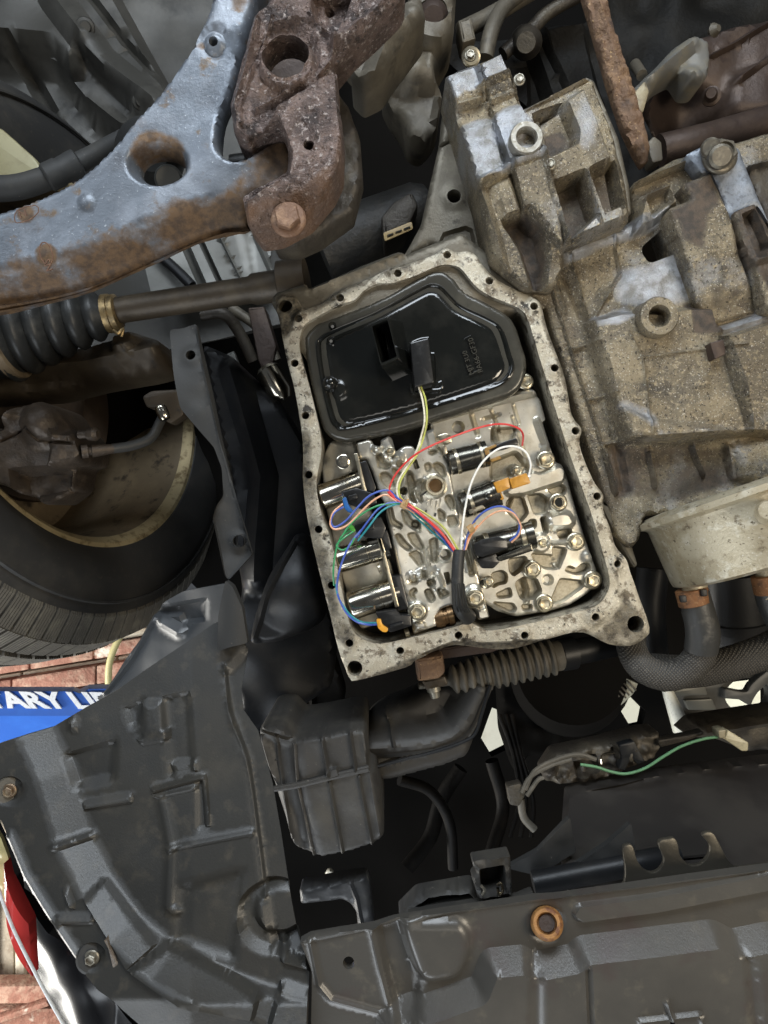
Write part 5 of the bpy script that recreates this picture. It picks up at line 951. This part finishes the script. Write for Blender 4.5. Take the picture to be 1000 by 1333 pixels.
# ================================================================== undertray
ut = thing('bumper_undertray', 'satin black plastic bumper undertray with raised beads and stepped panels', 'undertray', P(700, 1260, .47))
rq = lambda pts: q(380, 1060, 3.125, pts)
tq_ = lambda pts: q(640, 1060, 2.778, pts)
ut_out = [(391, 1226), (404, 1219), (440, 1213), (486, 1206), (514, 1197), (560, 1190), (620, 1181), (700, 1169), (723, 1168), (809, 1156), (900, 1143), (1180, 1106), (1180, 1480), (404, 1480), (405, 1330), (406, 1290), (406, 1265)]
relief('tray_panel', ut_out, .47, M_tray, ut, [
    ('l', rq([(330, 455), (370, 640), (420, 830), (440, 900)]), 9, .003), ('l', rq([(70, 500), (110, 700), (160, 760), (420, 830)]), 5, .002), ('p', rq([(340, 460), (440, 430), (520, 660), (500, 853), (430, 853), (380, 660)]), -.006, 16),
    ('p', rnd(rq([(450, 450), (690, 450), (725, 500), (725, 580), (680, 670), (560, 690), (510, 650), (470, 560)]), 14), .005, 12),
    ('n', tq_([(335, 365), (600, 330), (1000, 250), (1150, 222)]), 13, .0035),
    ('r', rnd([(500, 1345), (531, 1333), (575, 1318), (626, 1299), (640, 1263), (686, 1259), (698, 1268), (752, 1258), (764, 1247), (940, 1225), (966, 1238), (1010, 1229), (1200, 1205), (1200, 1520), (500, 1520)], 5), .015, 21),
    ('p', tq_([(130, 520), (165, 540), (165, 800), (130, 800)]), -.003, 8), ('l', tq_([(330, 520), (340, 800)]), 5, -.003), ('p', tq_([(880, 470), (915, 480), (945, 800), (915, 800)]), -.003, 8),
    ('l', tq_([(510, 695), (720, 672)]), 4, .0025), ('l', tq_([(515, 705), (515, 800)]), 4, .0015), ('l', tq_([(725, 690), (740, 800)]), 4, .0015), ('l', tq_([(608, 640), (622, 690)]), 4, .003),
    
    ('l', [(391, 1228), (486, 1208), (620, 1183), (809, 1158), (1180, 1108)], 4, .002), ('c', (712, 1202), 22, -.003, 6), ('w', .0010, 70, 5)],
    [circ(454, 1254, 7.5, 8.5, 16), rnd(tq_([(612, 690), (628, 686), (636, 730), (620, 740)]), 3)], thick=.006, step=3.4)
lathe('rusty_grommet', P(712, 1202, .469), P(712, 1202, .462), [(0, mm(21, .47)), (.7, mm(20, .47)), (1, mm(17, .47)), (1, mm(13, .47)), (.4, mm(11.5, .47))], M_grom, ut, 28)
lathe('grommet_core', P(712, 1202, .4685), P(712, 1202, .4645), [(0, mm(11, .47)), (1, mm(10, .47))], M_brn, ut, 20)

# ================================================================== air resonator and duct
ar = thing('air_resonator', 'dusty black ribbed plastic air resonator box with moulded seam', 'air box', P(425, 1030, .64))
aq = lambda pts: q(300, 820, 2.778, pts)
relief('box', rnd(aq([(95, 368), (130, 352), (185, 352), (230, 400), (330, 385), (440, 362), (480, 362), (492, 385), (500, 500), (522, 512), (540, 600), (558, 750), (530, 775), (420, 812), (300, 836), (225, 806), (200, 720), (155, 575), (110, 460)]), 6), .600, M_box, ar, [
    ('l', aq([(95, 368), (180, 390), (230, 402)]), 4, -.004), ('p', aq([(95, 368), (180, 400), (225, 420), (240, 560), (300, 836), (225, 806), (155, 575)]), -.012, 24),
    ('l', aq([(160, 400), (165, 480), (180, 570), (215, 780)]), 3, .003), ('l', aq([(228, 420), (238, 560), (262, 680), (298, 830)]), 3, .004), ('l', aq([(330, 390), (352, 530)]), 3.4, .005), ('l', aq([(430, 365), (452, 510)]), 3.4, .005), ('l', aq([(358, 560), (405, 812)]), 3, .004), ('l', aq([(465, 540), (512, 780)]), 3, .004), ('l', aq([(480, 370), (500, 500), (540, 740)]), 4, .002),
    ('p', aq([(345, 510), (385, 500), (395, 530), (350, 545)]), .004, 3), ('w', .0022, 26, 5)], thick=.11, step=3.2, edge=(6, .007))
tube('seam', [(*p_, .5985) for p_ in aq([(155, 578), (240, 565), (345, 540), (500, 505)])], mm(3, .6), M_box, ar, 8, 5)
tube('seam', [(*p_, .5985) for p_ in aq([(155, 570), (240, 556), (345, 530), (500, 494)])], mm(2.2, .6), M_box, ar, 8, 5)
relief('duct', spl(aq([(470, 420), (500, 340), (560, 290), (640, 260), (760, 200), (860, 160), (950, 180), (955, 215), (935, 270), (905, 350), (880, 430), (850, 475), (720, 520), (540, 562), (505, 520)]), 4, True), .665, M_box, ar,
       [('l', spl(aq([(500, 430), (650, 420), (800, 390), (870, 300), (920, 190)]), 4), 26, .026), ('l', aq([(520, 500), (700, 440), (860, 395), (900, 330), (940, 190)]), 2.5, .004), ('l', aq([(540, 270), (575, 330), (590, 390)]), 3, .004), ('w', .003, 24, 7)], thick=.05, step=4, edge=(14, .018))
tube('seam', [(*p_, .640) for p_ in aq([(500, 505), (620, 470), (740, 440), (840, 405), (885, 375), (910, 300), (940, 200)])], mm(2.4, .64), M_dark, ar, 8, 5)
# lower bracket in the dark, with its cut-out
hbk = thing('headlamp_bracket', 'dark plastic headlamp bracket with a rounded cut-out under resonator box', 'bracket', P(440, 1170, .62))
relief('bracket_panel', rnd(rq([(30, 310), (230, 270), (300, 262), (315, 290), (335, 470), (270, 480), (262, 400), (240, 370), (200, 352), (35, 372)]), 4), .62, mat('faint_grey_black_plastic', (.040, .040, .041), [((.055, .053, .05), 40, .5, .64)], 0, .45, .2, 300, .001), hbk, [('l', rq([(230, 275), (262, 350), (285, 470)]), 4, .003), ('w', .002, 16, 3)], thick=.02, step=4, edge=(4, .003))
lathe('bulb_tip', P(428, 1138, .66), P(431, 1133, .655), [(0, mm(5, .66)), (.6, mm(5, .66)), (1, mm(2, .66))], plain('white_bulb_tip', (.8, .76, .62), .3), hbk, 12)

# ================================================================== shift cable bellows and rusty mount
cb = thing('cable_bellows', 'dusty corrugated rubber bellows lying under the gearbox flange', 'bellows', P(650, 868, .66))
pf = [(0, mm(6, .65)), (.06, mm(7, .65)), (.08, mm(11, .65))]
for i in range(13):
    t = .09 + i * .066
    pf += [(t, mm(15 + min(i, 3) * 1.6, .65)), (t + .016, mm(19 + min(i, 3) * 1.8, .65)), (t + .034, mm(19 + min(i, 3) * 1.8, .65)), (t + .050, mm(15 + min(i, 3) * 1.6, .65))]
pf += [(.96, mm(20, .65)), (1, mm(20, .65))]
lathe('bellows', P(574, 888, .655), P(732, 852, .655), pf, M_bell, cb, 32, ang=60)
lathe('cable_end', P(728, 853, .655), P(815, 836, .67), [(0, mm(21, .65)), (.2, mm(22, .65)), (.22, mm(17, .65)), (1, mm(16, .65))], M_dark, cb, 24)
tube('cable_rod', [(545, 893, .65), (562, 891, .652), (580, 887, .655)], mm(4.5, .65), M_grey, cb, 10)
rmn = thing('cable_mount', 'rusty brown bolt and bracket at the bellows tip under flange', 'bracket', P(560, 882, .63))
prism('mount_block', rnd([(541, 858), (577, 852), (580, 876), (572, 884), (544, 888)], 4), .622, .03, M_rod, rmn, .003)
prism('mount_foot', rnd([(548, 886), (580, 880), (584, 892), (556, 900)], 3), .628, .02, M_shaft, rmn, .002)
lathe('mount_bolt', P(564, 894, .632), P(567, 908, .632), [(0, mm(9, .63)), (.4, mm(9, .63)), (.45, mm(7, .63)), (1, mm(6, .63))], M_grey, rmn, 14)
prism('upper_strap', rnd([(560, 846), (640, 834), (660, 842), (640, 850), (566, 860)], 3), .64, .01, M_brn, rmn, .002)

# ================================================================== oil cooler
oc = thing('oil_cooler', 'bare aluminium round oil cooler canister beside the gearbox with two hose pipes', 'oil cooler', P(960, 690, .58))
ca_, cb_ = P(972, 630, .600), P(1012, 728, .592)
axc = (cb_ - ca_); Lc = axc.length
lathe('canister', ca_, cb_, [(.0, .070), (.02, .084), (.06, .088), (.14, .0885), (.16, .086), (.18, .0845), (.22, .084), (.88, .082), (.94, .081), (.975, .077), (.99, .068), (.99, .01)], M_cool, oc, 64)
lathe('rim_seam', ca_ + axc * .05, ca_ + axc * .15, [(0, .0885), (.15, .0905), (.85, .0905), (1, .0872)], M_cool, oc, 64)
lathe('weld_boss', P(1000, 672, .545), P(1000, 664, .505), [(0, .012), (.3, .010), (.7, .0085), (1, .006)], M_cool, oc, 22)
for x, y in ((903, 752), (1000, 738)):
    lathe('pipe_stub', P(x, y - 12, .590), P(x + 3, y + 40, .592), [(0, mm(16, .59)), (.9, mm(16, .59)), (1, mm(15, .59))], M_cool, oc, 22)
h1 = thing('cooler_hose', 'black braided coolant hose curving in a U below the oil cooler', 'hose', P(880, 860, .61))
tube('hose', [(908, 792, .594), (914, 822, .596), (912, 850, .602), (894, 872, .608), (866, 880, .614), (836, 868, .622), (822, 842, .634), (824, 812, .650)], mm(20, .6), M_hose, h1, 26, 8)
tube('rubber_cuff', [(904, 770, .592), (909, 794, .593), (915, 822, .596), (913, 846, .600)], [mm(18, .6), mm(20, .6), mm(21.5, .6), mm(21, .6)], M_hoser, h1, 26, 8)
lathe('hose_clamp', P(899.5, 766, .592), P(905, 787, .592), [(0, mm(19, .59)), (.05, mm(20.5, .59)), (.95, mm(20.5, .59)), (1, mm(19, .59))], M_clamp, h1, 30)
for x, y in ((890, 780), (917, 772)): prism('clamp_slot', rnd([(x - 5, y - 4), (x + 4, y - 5), (x + 5, y + 4), (x - 3, y + 5)], 2), .5775, .003, M_dark, h1, .0005)
h2 = thing('cooler_return_hose', 'black braided hose running right behind the U-shaped hose', 'hose', P(960, 870, .63))
tube('hose', [(846, 872, .650), (895, 874, .640), (945, 865, .630), (1000, 846, .622), (1060, 816, .615)], mm(22, .63), M_hose, h2, 26, 8)
h3 = thing('upper_cooler_hose', 'rubber hose with orange rust clamp at right picture edge under cooler', 'hose', P(998, 770, .59))
tube('hose', [(1000, 760, .592), (1008, 790, .596), (1030, 830, .60)], mm(19, .59), M_hoser, h3, 22)
lathe('hose_clamp', P(999, 748, .592), P(1004, 772, .592), [(0, mm(19, .59)), (.05, mm(20.5, .59)), (.95, mm(20.5, .59)), (1, mm(19, .59))], M_clamp, h3, 30)
ep = thing('engine_pipe', 'large black moulded engine pipe in the gap behind the cooler hoses', 'pipe', P(900, 820, .74))
lathe('pipe', P(955, 740, .74), P(962, 858, .76), [(0, mm(42, .75)), (.5, mm(45, .75)), (.51, mm(48, .75)), (.6, mm(48, .75)), (.61, mm(44, .75)), (1, mm(40, .75))], M_dark, ep, 28)
tube('pipe', [(850, 740, .72), (846, 800, .72), (852, 870, .73)], mm(20, .72), M_dark, ep, 20)

# ================================================================== radiator fan area, lower right
fs = thing('fan_shroud', 'smooth dark plastic radiator shroud panel above the undertray', 'shroud', P(870, 1060, .60))
sbz = lambda p_: .56 + np.clip((1140 - p_[:, 1]), 0, 200) * .0008
relief('shroud_panel', rnd([(742, 1035), (790, 1021), (870, 1008), (1180, 970), (1180, 1140), (740, 1165), (738, 1100)], 4), .60, mat('brownish_black_shroud', (.026, .023, .021), [((.038, .034, .03), 14, .5, .64)], 0, .40, .1, 300, .0006), fs, [('l', [(742, 1034), (870, 1009), (1060, 986)], 4, .006), ('l', [(690, 1150), (760, 1136), (860, 1118), (930, 1108)], 16, .016), ('w', .006, 40, 4)], thick=.02, step=5, base=sbz)
relief('shroud_fin', rnd([(660, 1130), (700, 1108), (742, 1064), (750, 1110), (700, 1140)], 3), .570, M_strip, fs, [('w', .002, 16, 2)], thick=.006, step=5)
relief('shroud_fin', rnd([(744, 1130), (790, 1100), (822, 1072), (828, 1112), (780, 1136)], 3), .560, M_strip, fs, [('w', .002, 16, 2)], thick=.006, step=5)
tube('cross_tube', [(694, 1150, .56), (760, 1137, .56), (830, 1124, .56), (880, 1114, .57)], mm(15, .56), M_dark, fs, 18)
cl = thing('clip_bracket', 'flat grey metal bracket with two round notches standing above undertray', 'bracket', P(870, 1130, .50))
prism('notched_plate', spl(tq_([(240, 300), (400, 280), (470, 264), (485, 212), (476, 130), (490, 112), (512, 118), (528, 168), (556, 204), (588, 212), (616, 192), (624, 160), (606, 115), (612, 96), (640, 90), (662, 88), (676, 112), (684, 152), (716, 184), (756, 182), (784, 152), (790, 112), (764, 80), (778, 66), (802, 70), (822, 102), (858, 168), (890, 192), (960, 186), (1400, 126), (1400, 175), (900, 240), (480, 292)]), 3, True), .505, .004, mat('brown_grey_zinc', (.085, .077, .062), [((.12, .108, .085), 60, .5, .64)], .6, .42, .3, 300, .0008), cl, .0008)
rc = thing('radiator_catch', 'black plastic radiator catch block with bright clip on the undertray rim', 'catch', P(640, 1150, .53))
relief('catch_block', rnd(rq([(735, 195), (890, 170), (900, 330), (760, 350), (735, 270), (755, 240), (738, 215)]), 3), .52, M_box, rc, [('p', rq([(770, 230), (860, 215), (868, 320), (780, 335)]), -.02, 5), ('l', rq([(735, 200), (890, 178)]), 5, .005), ('w', .003, 8, 4)], thick=.015, step=3, edge=(3, .003))
tube('wire_clip', [(*p_, .515) for p_ in rq([(835, 290), (850, 282), (858, 310), (845, 330), (838, 300)])], mm(2, .52), M_chrome, rc, 8)
tube('wire_clip', [(*p_, .515) for p_ in rq([(770, 290), (785, 310), (775, 330)])], mm(2, .52), M_grey, rc, 8)
relief('catch_tray', rnd(rq([(430, 420), (510, 340), (740, 300), (770, 350), (740, 385), (600, 400), (520, 410)]), 5), .535, M_box, rc, [('p', rq([(500, 390), (560, 350), (720, 330), (740, 350), (600, 380)]), -.008, 6), ('w', .003, 12, 5)], thick=.02, step=4, edge=(4, .003))
prism('catch_lip', rnd(rq([(470, 415), (560, 398), (740, 370), (920, 345), (980, 320), (990, 335), (900, 362), (600, 412)]), 2), .52, .01, M_box, rc, .001)
el = thing('fan_motor_strip', 'dirt caked fan connector strip with loose wires above the shroud', 'connector strip', P(780, 985, .66))
wq = lambda pts: q(600, 840, 2.5, pts)
relief('strip', rnd(wq([(270, 420), (310, 360), (450, 330), (600, 290), (650, 285), (660, 320), (640, 370), (560, 400), (470, 440), (350, 455), (280, 450)]), 4), .66, M_engine, el, [('p', wq([(370, 380), (440, 360), (450, 410), (380, 425)]), -.01, 4), ('p', wq([(510, 320), (560, 310), (590, 360), (530, 400), (515, 370)]), .01, 4), ('d', wq([(300, 410)])[0], 12, .008), ('d', wq([(410, 430)])[0], 12, .008), ('w', .008, 8, 5)], thick=.03, step=3, edge=(5, .005))
prism('black_clip', rnd(wq([(515, 325), (565, 312), (600, 380), (575, 390), (555, 365), (535, 410), (512, 405), (525, 370)]), 3), .648, .01, M_dark, el, .001)
prism('rail', rnd(wq([(640, 310), (740, 292), (790, 280), (795, 292), (740, 312), (650, 335)]), 3), .655, .012, M_engine, el, .002)
gwm = plain('green_wire_skin', (.11, .26, .13), .45)
tube('green_wire', [(*p_, .640) for p_ in wq([(390, 388), (440, 396), (490, 412), (540, 418), (600, 400), (660, 362), (720, 328), (790, 305), (842, 298)])], mm(1.9, .64), gwm, el, 8)
tube('bare_wire', [(*p_, .645) for p_ in wq([(500, 350), (460, 358), (460, 385)])], mm(1.4, .64), M_chrome, el, 6)
for k, o in enumerate(([(210, 470), (240, 410), (300, 375), (380, 355), (440, 372)], [(200, 480), (225, 430), (290, 392), (360, 370)], [(215, 490), (250, 440), (270, 430)])):
    tube('grey_wire', [(*p_, .646) for p_ in wq(o)], mm(3, .64), M_bell, el, 8)
prism('wire_lug', rnd(wq([(150, 460), (195, 450), (215, 480), (190, 525), (160, 520)]), 3), .648, .012, M_engine, el, .001)
tube('wire_tape', [(*p_, .652) for p_ in wq([(195, 500), (205, 560), (240, 600)])], mm(5, .65), M_bell, el, 10)
cn = thing('loose_connector', 'pale cream plastic connector on the end of the green wire', 'connector', P(952, 964, .64))
prism('connector_shell', rnd(wq([(868, 275), (938, 318), (935, 345), (915, 345), (850, 300), (862, 300)]), 2), .632, .012, plain('cream_connector_plastic', (.46, .41, .27), .4), cn, .001)
prism('connector_end', rnd(wq([(838, 278), (864, 274), (862, 302), (842, 304)]), 2), .630, .014, plain('sand_connector_plastic', (.30, .26, .17), .4), cn, .001)
sr = thing('support_rail', 'dark dusty cross rail behind the green wire connector', 'rail', P(930, 960, .74))
relief('rail', rnd(wq([(740, 300), (780, 262), (860, 248), (1080, 215), (1080, 340), (940, 350), (840, 310)]), 4), .74, M_engine, sr, [('l', wq([(800, 285), (1080, 240)]), 8, .008), ('w', .006, 14, 3)], thick=.04, step=5, edge=(5, .005))
gi = thing('grille_emblem', 'grey grille inner frame with round winged emblem seen from behind', 'grille', P(940, 905, .90))
gq = lambda pts: q(860, 860, 7.14, pts)
M_gr = mat('grey_grille_plastic', (.060, .058, .050), [((.085, .08, .07), 30, .5, .64)], 0, .45, .1, 200, .001)
M_pane = mat('dull_silver_grille_panel', (.14, .135, .112), [], .2, .4)
frm = prism('grille_frame', rnd(gq([(100, 260), (440, 210), (640, 180), (760, 150), (1060, 60), (1060, 560), (620, 545), (420, 555), (210, 550), (160, 420)]), 3), .90, .02, M_gr, gi, .002, [circ(*gq([(820, 330)])[0], 30, 23, 30)])
for pts in ([(130, 330), (120, 290), (250, 240), (415, 238), (440, 320)], [(260, 460), (225, 370), (480, 355), (525, 460)], [(210, 540), (205, 500), (620, 495), (600, 520), (420, 540)]):
    prism('grille_panel', rnd(gq(pts), 2), .893, .008, M_pane, gi, .001)
prism('wing_emblem', rnd(gq([(600, 260), (660, 270), (760, 290), (810, 290), (840, 230), (900, 170), (1000, 90), (1060, 150), (900, 310), (860, 380), (845, 430), (800, 400), (740, 365), (600, 355)]), 3), .888, .014, M_gr, gi, .002)
lathe('frame_pipe', P(*gq([(62, 270)])[0], .86), P(*gq([(200, 640)])[0], .86), [(0, mm(7, .86)), (1, mm(12, .86))], plain('white_pipe_paint', (.8, .78, .66), .4), gi, 16)
sm_ = thing('coolant_tank', 'dark round coolant tank rim with a threaded edge above the shroud gap', 'tank', P(770, 900, .86))
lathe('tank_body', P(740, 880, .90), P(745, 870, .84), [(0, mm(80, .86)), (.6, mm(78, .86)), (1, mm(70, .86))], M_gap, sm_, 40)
prof = [(0, mm(6, .84))]
tube('ribbed_pipe', [(782, 928, .83), (800, 914, .83), (816, 898, .83), (822, 886, .83)], [mm(6, .83), mm(8, .83), mm(9, .83), mm(9, .83)], mat('pale_ribbed_plastic', (.40, .40, .33), [], 0, .5), sm_, 14)
for k in range(10): t = k / 9; lathe('pipe_rib', P(784 + 36 * t, 926 - 34 * t, .829), P(785.6 + 36 * t, 924.6 - 34 * t, .829), [(0, mm(7.5 + 2.5 * t, .83)), (1, mm(7.5 + 2.5 * t, .83))], M_bell, sm_, 14)
bt = thing('battery_side', 'black battery tray block in the dark gap left of white opening', 'tray', P(700, 950, .88))
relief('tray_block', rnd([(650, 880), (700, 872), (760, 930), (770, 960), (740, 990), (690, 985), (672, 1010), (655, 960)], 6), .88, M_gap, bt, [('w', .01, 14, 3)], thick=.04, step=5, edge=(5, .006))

# ================================================================== shed behind, far left
shed = thing('brick_stack', 'pale red weathered brick and plank courses behind the tyre', 'bricks', P(80, 870, 2.3))
M_brick = mat('mottled_red_brick', (.30, .14, .10), [((.42, .27, .20), 16, .48, .6), ((.22, .10, .07), 40, .55, .66), ((.75, .68, .58), 9, .62, .7)], 0, .8, .6, 60, .01)  # red brick with random paler and darker mottling
M_brown_ = mat('dark_brown_brick', (.16, .08, .06), [((.3, .17, .13), 30, .5, .64)], 0, .8, .6, 60, .01)
M_mort = mat('pale_plank', (.72, .66, .54), [((.5, .42, .32), 20, .5, .64)], 0, .8, .4, 60, .006)
rows = [(836, -8, M_mort), (848, 16, M_brick), (868, 6, M_mort), (876, 20, M_brick), (898, 8, M_brown_)]
def course(y0, hgt, m, nme, z):
    x = -60 + random.uniform(-20, 0)
    while x < 230:
        wd = random.uniform(80, 150); sl = -.16
        pts = [(x, y0 + 12 + x * sl), (x + wd - 2, y0 + 12 + (x + wd) * sl), (x + wd - 2, y0 + 12 + hgt + (x + wd) * sl), (x, y0 + 12 + hgt + x * sl)]
        prism(nme, rnd(pts, 1.5, 2), z + random.uniform(-.01, .01), .1, m, shed, .004); x += wd
for y0, hgt, m, nme, z in ((818, 16, M_mort, 'plank', 2.30), (836, 10, M_mort, 'plank', 2.28), (848, 18, M_brick, 'brick', 2.26), (868, 5, M_mort, 'plank', 2.31), (875, 24, M_brick, 'brick', 2.26), (901, 7, M_brown_, 'brick', 2.30), (910, 22, M_brown_, 'brick', 2.30)): course(y0, hgt, m, nme, z)
struct(prism('shed_wall', [(-120, 780), (260, 780), (260, 960), (-120, 960)], 2.45, .05, mat('dim_shed_wall', (.50, .47, .40), [((.3, .25, .2), 8, .5, .64)], 0, .8, .3, 30, .01)))
yh = tag(tube('yellow_hose', [(178, 790, 2.1), (160, 822, 2.1), (148, 846, 2.1), (142, 868, 2.1), (141, 900, 2.1)], mm(4.5, 2.1), plain('pale_yellow_hose', (.62, .56, .28), .4), None, 10), 'pale yellow air hose hanging in front of the red bricks', 'hose')
la = thing('lift_arm', 'bright blue painted lift arm with white slanted lettering at left edge', 'vehicle lift', P(40, 920, 1.5))
M_blue = mat('blue_lift_paint', (.020, .11, .48), [((.026, .135, .54), 10, .5, .64)], 0, .35, .1, 60, .002)
loft('arm_beam', [[P(x, y0 + sx * 0, z) for (y0, z) in ((893 + dy, 1.56), (899 + dy, 1.50), (931 + dy, 1.50), (940 + dy, 1.52), (975 + dy, 1.58), (975 + dy, 1.75), (893 + dy, 1.75))] for x, dy, sx in ((-140, 0, 0), (0, 1, 0), (96, 1, 0), (104, 4, 0), (116, -2, 0), (180, -3, 0))], M_blue, la, ang=20)
text('lettering', 'ROTARY LIFT', -72, 920, 1.497, 29, plain('white_lettering', (.9, .92, .95), .4), la, rot=rad(0.5), shear=-.55, ext=.002, off=.0016, sx=1.42)
wa = thing('plank_wall', 'grey brown weathered wooden planks and red rails behind the bumper corner', 'wall', P(30, 1250, 2.2))
M_plank = mat('grey_brown_plank', (.40, .35, .28), [((.26, .21, .16), 12, .48, .62), ((.55, .50, .42), 40, .56, .68)], 0, .8, .5, 40, .01)
for k, (x0, x1, m) in enumerate(((-60, -6, M_plank), (-4, 17, M_plank), (19, 31, M_mort), (33, 60, M_plank), (62, 90, M_mort), (92, 130, M_plank))):
    prism('plank', rnd([(x0, 1060), (x1, 1060), (x1 + 1, 1420), (x0 + 1, 1420)], 1.5, 2), 2.3 + (k % 2) * .02, .05, m, wa, .003)
for y0, y1 in ((1285, 1308), (1315, 1338)):
    prism('red_rail', rnd([(-60, y0), (120, y0 - 2), (120, y1 - 2), (-60, y1)], 1.5, 2), 2.2, .06, M_brick, wa, .004)
prism('red_brace', rnd([(-60, 1345), (60, 1304), (64, 1310), (-60, 1354)], 1.5, 2), 2.17, .03, M_brick, wa, .003)

# ================================================================== dim clutter in the engine bay gaps
dh_ = thing('washer_hoses', 'dim brown hoses hanging in the dark gap right of the resonator box', 'hose', P(570, 1050, .78))
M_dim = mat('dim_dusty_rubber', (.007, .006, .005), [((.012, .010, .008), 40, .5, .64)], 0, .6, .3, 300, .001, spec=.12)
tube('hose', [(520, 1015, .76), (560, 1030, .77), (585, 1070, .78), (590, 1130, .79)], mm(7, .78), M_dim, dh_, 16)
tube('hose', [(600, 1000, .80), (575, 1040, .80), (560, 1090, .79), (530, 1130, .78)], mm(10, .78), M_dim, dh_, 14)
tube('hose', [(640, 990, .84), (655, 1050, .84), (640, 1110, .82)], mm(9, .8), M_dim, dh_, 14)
lw = thing('headlamp_loom', 'thin dark wiring loom drooping behind the resonator duct', 'wiring', P(680, 1000, .8))
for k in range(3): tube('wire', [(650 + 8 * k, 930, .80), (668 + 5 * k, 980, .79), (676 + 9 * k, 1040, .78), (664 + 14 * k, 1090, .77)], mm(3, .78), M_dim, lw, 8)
lk = thing('leg_panel', 'dim grey green inner panel left of the resonator in shadow', 'panel', P(380, 900, .80))
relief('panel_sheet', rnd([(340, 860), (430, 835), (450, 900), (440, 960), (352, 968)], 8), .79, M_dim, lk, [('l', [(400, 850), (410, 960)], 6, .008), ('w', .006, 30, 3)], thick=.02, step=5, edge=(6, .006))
